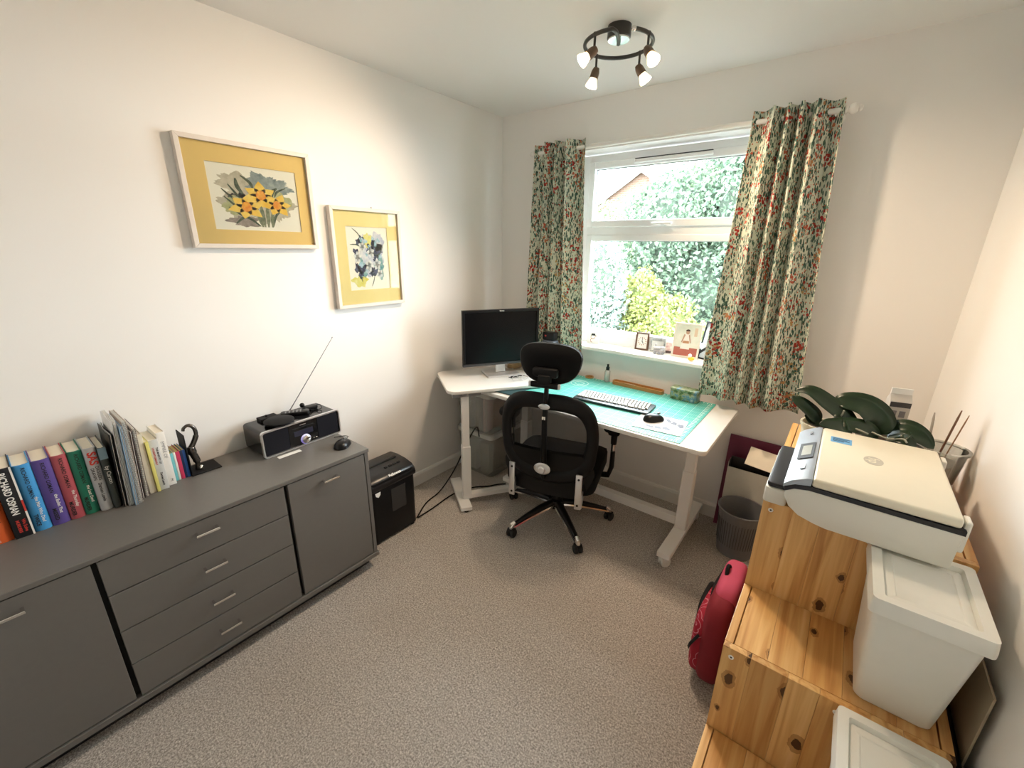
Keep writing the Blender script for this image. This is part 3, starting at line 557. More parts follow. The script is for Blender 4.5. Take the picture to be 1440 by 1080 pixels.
for lab, c, x in (('white papers at the wall side of the lower storage box', (.72, .70, .66), .10), ('brown envelopes on the right of the lower storage box', (.42, .34, .26), .22)):
    o = G().box(x, x+.08, -.50, -.16, .006, .24, .003).obj('paper_stack', mat('stack_' + lab[:8].replace(' ', '_'), c, .7, var=.2, scale=18)); tag(o, lab, 'paper')
# ------------------------------------------------------------------ monitor
mo = thing('monitor', 'black flat monitor with grey stand on the side table', 'monitor', (.386 + .40*.558 - .30*.83, -.952 + .40*.83 + .30*.558, TZ), TA + math.radians(3))   # local -y faces the room
MONM = mat('monitor_black', (.006, .006, .007), .35, var=.05, spec=.3)
G().prism(rrect(-.11, .11, -.085, .075, .012), 0, .012, bev=.003).obj('base', SILVER, mo, smooth=True); G().box(-.032, .032, -.01, .012, .012, .14, .004).obj('neck', SILVER, mo); G().box(-.06, .06, -.005, .03, .14, .28, .008).obj('hinge_block', MONM, mo)
g = G(); rect_frame(g, -.258, .258, .068, .425, .016, -.032, -.006, .002); g.obj('bezel', MONM, mo)
G().box(-.256, .256, -.024, .004, .070, .423, .004).obj('back_shell', MONM, mo); G().box(-.2425, .2425, -.0255, -.0235, .084, .409).obj('screen', mat('screen_off', (.004, .004, .005), .25, var=.02, spec=.2), mo)
G().box(-.256, .256, -.0335, -.0315, .069, .083).obj('chin', mat('monitor_chin', (.05, .05, .055), .35), mo)
text('lenovo', .011, Matrix(((1, 0, 0, 0), (0, 0, -1, -.0326), (0, 1, 0, .417), (0, 0, 0, 1))), 'lettering', INKW, mo, .0004)
# speaker and router behind the monitor
o = G().box(.54, .63, -.235, -.170, DZ+.001, .985, .006).obj('desktop_speaker', mat('slate_plastic', (.10, .12, .16), .35), smooth=True); tag(o, 'slate blue box standing behind the monitor', 'speaker')
wr = thing('portable_speaker', 'small black box with a red light on the slate box', 'speaker', (.582, -.203, .986)); G().box(-.045, .045, -.031, .031, 0, .052, .01, 3).obj('case', BLACKP, wr, smooth=True); G().box(-.022, -.010, -.0322, -.030, .024, .034, .001).obj('red_badge', mat('red_badge', (.75, .06, .05), .5), wr)
o = G().box(.335, .375, -.345, -.225, TZ+.001, TZ+.035, .003).obj('wooden_block', mat('light_wood', (.50, .34, .17), .6, var=.2, scale=20)); tag(o, 'small wooden box half hidden behind the monitor', 'box')
# odds on the side table
gl = thing('reading_glasses', 'folded reading glasses with white frame on the side table', 'glasses', (.565, -.505, TZ+.001), 1.1)
g = G(); 
for s in (-1, 1): g.tube([(s*.032 + .022*math.cos(a), 0, .02 + .016*math.sin(a)) for a in [2*PI*i/14 for i in range(14)]], .0016, 5, closed=True)
g.tube([(-.012, 0, .024), (0, .003, .027), (.012, 0, .024)], .0015, 5); g.obj('rim', mat('clear_frame', (.65, .64, .62), .3), gl)
g = G(); g.tube([(-.054, 0, .022), (-.05, .06, .012), (.03, .07, .004)], .0016, 5); g.tube([(.054, 0, .022), (.05, .055, .012), (-.03, .062, .006)], .0016, 5); g.obj('temple', INK, gl)
o = G().box(-.006, .006, -.04, .04, 0, .009, .003).xf(tr(.50, -.455, TZ+.001) @ rotz(-.5)).obj('usb_stick', BLACKP); tag(o, 'small dark memory stick beside the monitor base', 'gadget')
# ------------------------------------------------------------------ cutting mat, printed grid
k = N('cutting_mat'); v = k.coord(); k.pr(.55, 0, .35); sx_ = k.n('ShaderNodeSeparateXYZ'); k.l(v, sx_.inputs[0])
def gridline(out, step, w):
    m = k.math('FRACT', k.math('DIVIDE', out, step)); return k.math('LESS_THAN', k.math('ABSOLUTE', k.math('SUBTRACT', m, .5)), w)
ln = k.math('MAXIMUM', gridline(sx_.outputs[0], .01, .05), gridline(sx_.outputs[1], .01, .05)); lb = k.math('MAXIMUM', gridline(sx_.outputs[0], .05, .018), gridline(sx_.outputs[1], .05, .018))
base = k.mix(k.noise(v, 6), (.045, .34, .29), (.06, .40, .34)); c_ = k.mix(k.math('MULTIPLY', ln, .35), base, (.55, .75, .68)); c_ = k.mix(k.math('MULTIPLY', lb, .55), c_, (.75, .85, .8)); k.col(c_)
cm = thing('cutting_mat', 'large turquoise cutting mat with printed grid on the main desk', 'cutting mat', (1.115, -.395, DZ+.0005))
G().prism(rrect(-.455, .505, -.325, .325, .006), 0, .003).obj('sheet', k.m, cm)
g = G()
for i in range(46):
    x = -.44 + i*.0205
    if x < .49: g.box(x, x+.0035, .300, .3165, .003, .0033).box(x, x+.0035, -.3165, -.300, .003, .0033)
for i in range(30):
    y = -.29 + i*.02; g.box(.475, .492, y, y+.0035, .003, .0033)
g.obj('ruler_marks', INKW, cm, kind='stuff')
g = G(); g.tube([(-.28 + .055*math.cos(a), .17 + .055*math.sin(a), .0032) for a in [2*PI*i/32 for i in range(32)]], .0012, 4, closed=True).tube([(-.28 + .03*math.cos(a), .17 + .03*math.sin(a), .0032) for a in [2*PI*i/24 for i in range(24)]], .001, 4, closed=True); g.obj('printed_circle', INKW, cm)
dm = G().prism(rrect(.47, .66, -.70, -.40, .008), 0, .008).xf(tr(0, 0, DZ+.0008)).obj('desk_folder', mat('dark_teal_cover', (.02, .06, .07), .4, var=.1)); tag(dm, 'dark teal folder on the left end of the main desk', 'folder')
# ------------------------------------------------------------------ keyboard, mouse, pad
kb = thing('keyboard', 'black framed keyboard with white keys on the cutting mat', 'keyboard', (1.165, -.425, DZ+.004), math.radians(4))
KBD = mat('keyboard_dark', (.012, .016, .017), .4)
G().prism(rrect(-.215, .215, -.085, .075, .012), 0, .014, bev=.003).obj('base', KBD, kb, smooth=True)
KEY = mat('white_key', (.52, .52, .49), .45, var=.03)
for rw in range(6):
    g = G(); y = .058 - rw*.0195 - (.004 if rw else 0); x = -.203; i = 0
    widths = {0: [.0165]*21, 5: [.024, .0165, .021, .100, .021, .0165, .024] + [.0165]*3 + [.036, .0165]}.get(rw, [.02 + .004*rw] + [.0165]*12 + [.03 - .002*rw] + [.0165]*3)
    while x < .200 and i < 60:
        w = widths[i % len(widths)] if i < len(widths) else .0165
        if x + w > .206: break
        g.box(x, x+w-.0022, y-.0074, y+.0074, .014, .0215, .0015, 1); x += w + .0025; i += 1
    g.obj('key_row', KEY, kb)
m2 = thing('computer_mouse', 'glossy black computer mouse beside the keyboard', 'mouse', (1.432, -.535, DZ+.0072), math.radians(-35))
g = G(); mouse_body(g, .112, .068, .040); g.obj('shell', BLACKP, m2, smooth='all'); G().box(-.0035, .0035, .02, .036, .030, .039, .002).obj('scroll_wheel', GREYM, m2); G().box(-.034, -.031, -.02, .015, .006, .014, .001).obj('side_button', SILVER, m2)
mp = thing('mouse_pad', 'white mouse pad with two grey animal shapes', 'mouse pad', (1.475, -.555, DZ+.0037), math.radians(6))
G().prism(rrect(-.115, .115, -.105, .105, .012), 0, .0028).obj('pad', mat('pad_white', (.50, .51, .53), .6, var=.03), mp)
for dx, dy, a in ((.055, .035, -.5), (.0, -.062, .25)):
    g = G(); pts = [(-.06, .012), (-.05, .026), (-.03, .014), (-.005, .020), (.02, .014), (.04, .026), (.06, .0), (.055, -.02), (.03, -.006), (.0, -.012), (-.03, -.008)]
    g.prism(pts, .0028, .0031, M=tr(dx, dy) @ rotz(a)); g.obj('printed_animal', mat('pad_grey', (.09, .10, .13), .6, var=.2), mp)
    for q in (-.015, .02): G().lathe([(.005, 0), (.005, .0002)], 10, M=tr(dx, dy, .0031) @ rotz(a) @ tr(q, .004)).obj('printed_spot', INKW, mp)
# ------------------------------------------------------------------ tray, bottle, tin, coaster
WOODT = mat('bamboo', (.42, .20, .06), .5, var=.25, scale=18)
ty = thing('wooden_tray', 'narrow orange wooden pen tray at the back of the desk', 'tray', (1.165, -.088, DZ+.004), math.radians(-2))
A = rrect(-.165, .165, -.026, .026, .02); B = rrect(-.158, .158, -.019, .019, .015); k_ = len(A); g = G()
g.add([(x, y, 0) for x, y in A] + [(x, y, .022) for x, y in A] + [(x, y, .022) for x, y in B] + [(x, y, .006) for x, y in B], [(o*k_+i, o*k_+(i+1) % k_, (o+1)*k_+(i+1) % k_, (o+1)*k_+i) for o in range(3) for i in range(k_)] + [tuple(range(k_)), tuple(range(3*k_, 4*k_))]); g.obj('dish', WOODT, ty, smooth=True)
for lab, x, y, L, a, c in (('silver pen lying in the wooden tray', 1.09, -.086, .11, .03, (.6, .58, .52)), ('white stylus lying in the wooden tray', 1.23, -.090, .12, -.08, (.78, .76, .70)), ('brown pencil lying in the wooden tray', 1.16, -.094, .13, .02, (.45, .20, .06))):
    o = G().lathe([(.001, 0), (.0042, .01), (.0042, L), (.002, L+.003)], 10, M=tr(x-L/2, y, DZ+.016) @ rotz(a) @ Matrix.Rotation(PI/2, 4, 'Y')).obj('pen', mat('pen_' + lab[:5], c, .4), smooth=True); tag(o, lab, 'pen')
bo = thing('spray_bottle', 'small clear spray bottle with black cap behind the mat', 'bottle', (.955, -.082, DZ+.0045))
G().lathe([(0, 0), (.017, 0), (.018, .004), (.018, .068), (.014, .076), (.009, .08)], 20).obj('flask', clear('clear_bottle', (.8, .8, .78), .55, .1, .2), bo, smooth=True); G().lathe([(.0, .001), (.0165, .001), (.0165, .05), (0, .05)], 18).obj('liquid', clear('clear_liquid', (.75, .72, .65), .7, .05, .1), bo); G().lathe([(.0115, .078), (.0115, .098), (.007, .100), (.007, .116), (0, .118)], 16).obj('cap', BLACKP, bo, smooth=True)
tn = thing('tin_box', 'rounded tin with a green blue landscape print', 'tin', (1.455, -.105, DZ+.004), math.radians(-4))
k = N('landscape_print'); v = k.coord(); k.pr(.35, 0, .5); k.col(k.ramp(k.noise(v, 26, 4, .6), [(.30, (.02, .06, .02)), (.42, (.10, .17, .06)), (.52, (.34, .36, .22)), (.6, (.05, .20, .32)), (.72, (.7, .74, .7))]))
G().prism(rrect(-.078, .078, -.038, .038, .02), 0, .052, bev=.004).obj('body', k.m, tn, smooth=True); G().prism(rrect(-.080, .080, -.040, .040, .021), .052, .068, bev=.005).obj('lid', k.m, tn, smooth=True)
o = G().lathe([(.022, 0), (.028, 0), (.028, .012), (.022, .012), (.022, 0)], 24, c=(.825, -.074, DZ+.001)).obj('tape_roll', WOODT, smooth=True); tag(o, 'small brown tape ring at the back of the desk', 'tape')
# ================================================================== office chair
ch = thing('office_chair', 'black mesh office chair with headrest and chrome star base', 'chair', (.945, -.625, 0), math.radians(16))   # local +y is forward
FAB = mat('black_fabric', (.006, .006, .0065), .8, var=.15, bump=.3, bscale=700, spec=.15); CBP = mat('chair_black', (.005, .005, .0055), .45, var=.1, spec=.25)
k = N('chair_mesh'); k.pr(.8); k.col((.03, .03, .032)); v = k.coord(); wv = k.math('LESS_THAN', k.math('ABSOLUTE', k.math('SUBTRACT', k.math('FRACT', k.math('MULTIPLY', k.n('ShaderNodeSeparateXYZ').outputs[0], 1)), .5)), .3)
tb = k.n('ShaderNodeBsdfTransparent'); mxs = k.n('ShaderNodeMixShader'); mxs.inputs[0].default_value = .60; k.l(tb.outputs[0], mxs.inputs[1]); k.l(k.b.outputs[0], mxs.inputs[2]); k.l(mxs.outputs[0], k.out.inputs[0]); MESHM = k.m
ang0 = math.radians(-36 - 16)
for i in range(5):
    a = ang0 + i*2*PI/5; Ma = rotz(a)
    arm = G(); arm.tube([(.03, 0, .118), (.12, 0, .112), (.22, 0, .094), (.315, 0, .070)], [.030, .026, .020, .015], 10, M=Ma, flat=(.85, .75)); ao = arm.obj('base_arm', BLACKP, ch, smooth=True)
    g = G()
    for s in (-1, 1): g.tube([(.045, s*.022, .108), (.12, s*.0205, .101), (.22, s*.016, .084), (.315, s*.011, .064)], [.009, .009, .008, .007], 6, M=Ma)
    g.tube([(.30, 0, .086), (.318, 0, .074), (.325, 0, .052)], [.012, .016, .013], 10, M=Ma); g.obj('chrome_edge', CHROME, ao, smooth=True)
    p = part('caster', ch); Mc = tr(.322*math.cos(a), .322*math.sin(a), 0) @ rotz(a*1.7 + .6)
    for s in (-1, 1): G().lathe([(.006, -.009), (.022, -.009), (.026, -.005), (.026, .005), (.022, .009), (.006, .009)], 18, M=Mc @ tr(0, s*.0135, .026) @ Matrix.Rotation(PI/2, 4, 'X')).obj('wheel', RUBBER, p, smooth=True)
    G().box(-.018, .018, -.022, .022, .030, .056, .007, M=Mc).obj('hood', BLACKP, p, smooth=True)
G().lathe([(0, .085), (.042, .085), (.046, .10), (.042, .135), (.030, .145), (.027, .20), (.024, .205), (.024, .30)], 20).obj('gas_column', BLACKP, ch, smooth=True)
G().box(-.10, .10, -.13, .12, .285, .325, .012).obj('tilt_mechanism', CBP, ch)
def seat(u, v):
    x = (u-.5)*.50; y = (v-.5)*.48 + .02; e = max(abs(2*u-1), abs(2*v-1)); return (x*(1-.06*abs(2*v-1)**4), y*(1-.05*abs(2*u-1)**4), .405 + .022*(1-e**6) - .03*max(0, v-.75)*4*.5 + .012*abs(2*u-1)**2)
g = G(); g.grid(seat, 16, 16); g.prism(rrect(-.25, .25, -.22, .26, .07), .325, .410, bev=.012); g.obj('seat', FAB, ch, smooth=True)
def by(x, z):  # y of the curved back at lateral x, height z
    return -.215 - .05*math.cos(min(1, abs(x)/.30)*PI/2) - .03*math.sin((z-.45)*4.2) + .02
loop = [(0, .845), (.08, .845), (.150, .830), (.195, .795), (.222, .735), (.230, .66), (.224, .585), (.205, .505), (.15, .45), (.075, .425), (0, .42)]
loop = loop + [(-x, z) for x, z in loop[-2:0:-1]]; lp = curve_pts([(x, by(x, z), z) for x, z in loop + loop[:1]], 4)[:-1]
g = G(); g.tube(lp, [.030 + .016*max(0, (p.z-.72))/.15 + .006*max(0, (.60-p.z))/.1 for p in lp], 12, closed=True, flat=(.5, 1.0)); g.obj('backrest_frame', CBP, ch, smooth=True)
def mesh_pt(u, v):
    z = .43 + v*.43; t_ = (z-.645)/.225; hw = .235*math.sqrt(max(.02, 1-abs(t_)**2.6)); x = (2*u-1)*hw; return (x, by(x, z)+.012, z)
G().grid(mesh_pt, 14, 14).obj('mesh_panel', MESHM, ch, smooth=True)
g = G(); g.tube([(0, by(0, .50)-.036, .44), (0, by(0, .6)-.036, .60), (0, by(0, .75)-.034, .75), (0, by(0, .86)-.026, .86), (0, by(0, .9)-.02, .95)], [.026, .021, .019, .017, .015], 10, flat=(1.1, .7)); g.obj('spine', CBP, ch, smooth=True)
# lumbar shell running down to the seat
def shell(u, v):
    z = .30 + v*.27; hw = .178 + .075*math.sin(v*2.2) - .12*max(0, v-.55); x = (2*u-1)*hw; return (x, by(x, max(z, .43))-.012 + .02*(1-v), z)
g = G(); g.grid(shell, 14, 8); g.grid(lambda u, v: (shell(u, v)[0], shell(u, v)[1]+.03, shell(u, v)[2]), 14, 8); g.obj('lumbar_shell', CBP, ch, smooth=True)
G().tube(curve_pts([(-.12, by(.1, .5)+.055, .515), (-.05, by(0, .52)+.06, .535), (.05, by(0, .52)+.06, .535), (.12, by(.1, .5)+.055, .515)], 6), .016, 8, flat=(1, .6)).obj('lumbar_pad', FAB, ch, smooth=True)
Mk = Matrix.Rotation(PI/2, 4, 'X'); yk = by(0, .5) - .062
G().lathe([(.020, 0), (.036, 0), (.038, .006), (.030, .012), (.021, .012)], 28, M=tr(0, yk, .498) @ Mk, sx=1.15, sy=.85).obj('knob_ring', SILVER, ch, smooth=True); G().lathe([(0, -.004), (.019, -.004), (.019, .018), (.015, .023), (0, .024)], 24, M=tr(0, yk, .495) @ Mk).obj('tension_knob', SILVER, ch, smooth=True)
G().lathe([(0, 0), (.026, 0), (.026, .004), (.022, .007), (0, .008)], 24, M=tr(0, by(0, .83)-.048, .836) @ Mk, sx=1.1, sy=.55).obj('badge', SILVER, ch, smooth=True); G().box(-.008, .008, by(0, .78)-.0515, by(0, .78)-.049, .768, .784).obj('label_sticker', INKW, ch)
for s in (-1, 1):
    # silver brackets between back and seat
    g = G(); g.box(-.017, .017, -.010, .0, .275, .475, .004).box(.012*s-.010, .012*s+.010, -.006, .075, .275, .36, .006); g.xf(tr(s*.182, -.262, 0) @ rotz(s*.12)); b = g.obj('back_bracket', SILVER, ch, smooth=True)
    for z in (.30, .45): G().lathe([(.006, 0), (.006, .003), (0, .003)], 10, M=tr(s*.182, -.272, z) @ Mk).obj('bolt', SBD, b)
    # armrests
    g = G(); g.tube([(s*.20, .03, .335), (s*.285, .03, .345), (s*.300, .03, .40), (s*.300, .03, .50)], [.022, .022, .020, .018], 10, flat=(1, .7)); g.obj('arm_stem', CBP, ch, smooth=True)
    G().tube([(s*.300, .03, .475), (s*.300, .03, .545)], .0125, 10).obj('arm_sleeve', CHROME, ch, smooth=True); G().tube([(s*.300, .03, .54), (s*.300, .03, .655)], [.016, .02], 10).obj('arm_post', CBP, ch, smooth=True)
    g = G(); g.prism(rrect(-.048, .048, -.13, .13, .045), 0, .032, bev=.009, M=tr(s*.300, .03, .652)); g.prism(rrect(-.032, .032, -.06, .06, .025), -.045, .004, bev=.012, M=tr(s*.300, .03, .652)); g.obj('arm_pad', FAB, ch, smooth=True)
# headrest
hy = by(0, .9) - .005
def hr(u, v, o):
    a = 2*PI*u; r = v; cx = .150*math.copysign(abs(math.cos(a))**.75, math.cos(a))*r; cz = .098*math.copysign(abs(math.sin(a))**.8, math.sin(a))*r
    cx *= 1 + .12*(cz/.098)
    return (cx, hy + o*(1-r**4)*.035 + (.035 if o > 0 else .0) - .9*cx*cx*(-1) , 1.038 + cz)
g = G(); g.grid(lambda u, v: hr(u, .02+.98*v, -1), 36, 8); g.grid(lambda u, v: hr(u, .02+.98*v, 1), 36, 8)
ring = [hr(i/36, 1, -1) for i in range(36)]; ring2 = [hr(i/36, 1, 1) for i in range(36)]
g.add(ring + ring2, [(i, (i+1) % 36, 36+(i+1) % 36, 36+i) for i in range(36)]); g.obj('headrest', FAB, ch, smooth='all')
G().tube([Vector(p) + Vector((0, .004, 0)) for p in ring], .0035, 6, closed=True).obj('headrest_piping', mat('piping_grey', (.06, .06, .065), .6), ch, smooth=True)
G().box(-.062, .062, hy-.062, hy-.026, .985, 1.03, .012).box(-.03, .03, hy-.075, hy-.03, .95, 1.0, .01).obj('headrest_hinge', CBP, ch, smooth=True); G().box(-.068, .068, hy-.065, hy-.045, .935, .962, .005).obj('headrest_bar', CBP, ch, smooth=True)
for s in (-1, 1): G().box(s*.072-.006, s*.072+.006, hy-.064, hy-.046, .936, .961, .003).obj('bar_cap', SILVER, ch)
# ================================================================== window sill things
SZ = .9455
def leaning(o, x, y, a, tilt): o.location = (x, y, SZ); o.rotation_euler = (tilt, 0, a)
cdt = thing('greeting_card', 'white card with a small snowman drawing at the left of the sill', 'card', (.765, .055, SZ), .15)
G().box(-.042, .042, 0, .0015, 0, .088).box(-.042, .042, .0, .0012, 0, .086, M=tr(0, .001) @ Matrix.Rotation(-.35, 4, 'X')).obj('card', PAPERW, cdt)
DRW = mat('print_brown', (.35, .14, .05), .7)
g = G(); g.tube([(-.002 + .014*math.cos(a), -.0004, .042 + .012*math.sin(a)) for a in [2.2 + 4.2*i/14 for i in range(15)]], .0016, 4).tube([(-.006 + .012*math.cos(a), -.0004, .020 + .012*math.sin(a)) for a in [1.2 + 3.6*i/14 for i in range(15)]], .0016, 4).tube([(.012, -.0004, .045), (.024, -.0004, .056)], .0014, 4); g.obj('drawing', DRW, cdt)
G().box(-.012, .014, -.0006, 0, .056, .068).box(-.018, .020, -.0006, 0, .054, .058).obj('drawing_hat', INK, cdt)
ck = thing('framed_clock', 'small square clock in a brown wooden frame on the sill', 'clock', (1.095, .088, SZ), .1); ck.rotation_euler = (-.12, 0, .1)
g = G(); rect_frame(g, -.042, .042, 0, .112, .010, -.004, .012, .002); g.obj('frame', mat('brown_frame', (.13, .065, .04), .45, var=.2), ck)
G().box(-.034, .034, 0, .006, .008, .104).obj('dial', PAPERW, ck)
g = G()
for i in range(12): g.box(-.0018, .0018, -.0008, 0, .020, .027, M=tr(0, 0, .056) @ Matrix.Rotation(i*PI/6, 4, 'Y'))
g.obj('hour_marks', DRW, ck); G().box(-.0015, .0015, -.0014, -.0006, -.006, .024, M=tr(0, 0, .056)).box(-.0018, .0018, -.0014, -.0006, -.004, .017, M=tr(0, 0, .056) @ Matrix.Rotation(2.6, 4, 'Y')).obj('hands', INK, ck)
fg = thing('glass_photo_frame', 'small clear photo block beside the clock', 'photo frame', (1.196, .098, SZ), .1); G().box(-.045, .045, 0, .008, 0, .095, .001).obj('glass_block', clear('acrylic', (.75, .78, .76), .75, .05, .25), fg); G().box(-.036, .036, -.0012, -.0004, .008, .07).obj('print', mat('faded_print', (.72, .74, .72), .5, var=.15, scale=40), fg)
ft = thing('ornament', 'little grey and white toy train ornament on the sill', 'ornament', (1.225, .055, SZ), .2)
g = G(); g.box(-.035, .03, -.014, .014, .012, .026, .003).box(.008, .03, -.014, .014, .026, .046, .003); g.lathe([(.011, 0), (.011, .038)], 12, M=tr(-.034, 0, .034) @ Matrix.Rotation(PI/2, 4, 'Y')); g.lathe([(.004, 0), (.004, .014), (.006, .018)], 10, c=(-.025, 0, .043)); g.obj('body', mat('pewter', (.45, .45, .46), .4, .3), ft, smooth=True)
for x in (-.025, 0, .022):
    for s in (-1, 1): G().lathe([(.009, -.002), (.009, .002)], 12, M=tr(x, s*.015, .0095) @ Matrix.Rotation(PI/2, 4, 'X')).obj('wheel', GREYM, ft)
f2 = thing('photo_card', 'small upright picture card behind the toy train', 'photo', (1.268, .092, SZ), .1); G().box(-.022, .022, 0, .003, 0, .078).obj('card', PAPERW, f2); G().box(-.017, .017, -.0006, 0, .02, .07).obj('print', wash('print_pink', (.60, .30, .30), (.85, .78, .72), 60), f2); G().box(-.017, .017, -.0006, 0, .005, .02).obj('print_dark', mat('print_dark', (.08, .05, .05), .6), f2)
pf = thing('framed_photograph', 'white framed photo of a person in a pale dress', 'photo frame', (1.372, .066, SZ), .08); pf.rotation_euler = (-.16, 0, .08)
g = G(); rect_frame(g, -.078, .078, 0, .205, .010, -.004, .008, .002); g.obj('frame', mat('cream_frame', (.74, .70, .62), .4), pf)
G().box(-.070, .070, 0, .003, .008, .197).obj('photo_background', wash('photo_wall', (.60, .64, .55), (.80, .80, .72), 8), pf); G().box(-.066, .066, -.0008, 0, .010, .060).obj('photo_carpet', mat('photo_red', (.40, .12, .09), .6), pf)
def fl(pts, nm, m, d): G().prism(pts, -d, -d+.0004, 'y').obj(nm, m, pf)
fl([(-.032, .05), (.022, .05), (.016, .115), (.014, .14), (-.012, .14), (-.018, .115)], 'photo_dress', mat('photo_dress', (.80, .74, .70), .6), .0016); fl([(-.022, .085), (.016, .085), (.014, .10), (-.018, .10)], 'photo_basket', mat('photo_basket', (.45, .22, .12), .6), .002)
fl([(-.018, .14), (-.03, .09), (-.024, .088), (-.010, .135)], 'photo_arm', mat('photo_skin', (.45, .28, .20), .6), .0021); fl([(.014, .14), (.026, .09), (.020, .088), (.008, .135)], 'photo_arm', mat('photo_skin'), .0021); fl([(.001+.011*math.cos(a), .152+.013*math.sin(a)) for a in [2*PI*i/14 for i in range(14)]], 'photo_face', mat('photo_skin'), .0022)
fl([(.001+.013*math.cos(a), .158+.011*math.sin(a)) for a in [PI*i/10 for i in range(11)]], 'photo_hair', mat('photo_hair', (.05, .03, .02), .6), .0024); fl([(.038, .13), (.055, .13), (.055, .18), (.038, .18)], 'photo_poster', mat('photo_poster', (.65, .50, .36), .6), .0016)
df = thing('framed_photograph', 'black edged glass frame leaning beside the right curtain', 'photo frame', (1.485, .085, SZ), -.35); df.rotation_euler = (-.22, 0, -.35)
g = G(); rect_frame(g, -.05, .05, 0, .225, .010, -.004, .006, .002); g.obj('frame', BLACKP, df); G().box(-.043, .043, 0, .003, .007, .218).obj('print', mat('cool_print', (.50, .56, .62), .15, var=.3, scale=9), df); G().prism([(-.04, .05), (.04, .12), (.04, .10), (-.04, .03)], -.0012, -.0004, 'y').obj('dark_stripe', INK, df)
dq = thing('duck_ornament', 'tiny yellow and white bird ornament at the sill edge', 'ornament', (1.432, .0, SZ), .3)
g = G(); g.ball((0, 0, .014), .014, 12, sc=(1.25, .9, .8)); g.obj('body', mat('duck_yellow', (.75, .55, .05), .45), dq, smooth='all'); G().ball((-.008, 0, .032), .011, 12).obj('head', INKW, dq, smooth='all'); G().tube([(-.016, 0, .031), (-.025, 0, .029)], [.004, .002], 8).obj('beak', mat('duck_orange', (.7, .25, .03), .5), dq); G().ball((-.013, -.008, .035), .0022, 6).obj('eye', INK, dq)
# ================================================================== curtains
def curtain_mat():
    k = N('curtain_print'); uv = k.coord('UV'); k.pr(.85, 0, .2)
    def rot(a, sc): 
        mp = k.n('ShaderNodeMapping'); k.l(uv, mp.inputs[0]); mp.inputs['Rotation'].default_value = (0, 0, a); mp.inputs['Scale'].default_value = (*sc, 1); return mp.outputs[0]
    c = k.mix(k.noise(uv, 30, 2), (.58, .65, .54), (.76, .76, .64))
    for a, s1, s2, th, colr in ((.75, (80, 28), 1, .34, (.05, .11, .085)), (-.75, (80, 28), 1, .34, (.08, .15, .11)), (.1, (70, 34), 1, .24, (.20, .29, .22)), (1.4, (100, 42), 1, .26, (.03, .07, .07))):
        d = k.voro(rot(a, s1), s2, 1.0); c = k.mix(k.math('LESS_THAN', d, th), c, colr)
    cl = k.math('LESS_THAN', k.voro(uv, 13, 1.0), .42); v2 = k.n('ShaderNodeTexVoronoi'); k.l(uv, v2.inputs['Vector']); v2.inputs['Scale'].default_value = 58
    dots = k.math('LESS_THAN', v2.outputs['Distance'], .44); rc_ = k.ramp(k.voro(uv, 13, 1.0, 'Color'), [(.0, (.34, .025, .03)), (.45, (.46, .06, .045)), (.65, (.55, .17, .09)), (.85, (.50, .33, .14))])
    c = k.mix(k.math('MULTIPLY', cl, dots), c, rc_); sp = k.math('LESS_THAN', k.voro(uv, 60, 1.0), .22); c = k.mix(sp, c, (.55, .17, .09)); k.col(c)
    tl = k.n('ShaderNodeBsdfTranslucent'); k.l(c, tl.inputs[0]); mx = k.n('ShaderNodeMixShader'); mx.inputs[0].default_value = .12; k.l(k.b.outputs[0], mx.inputs[1]); k.l(tl.outputs[0], mx.inputs[2]); k.l(mx.outputs[0], k.out.inputs[0]); return k.m
CURT = curtain_mat()
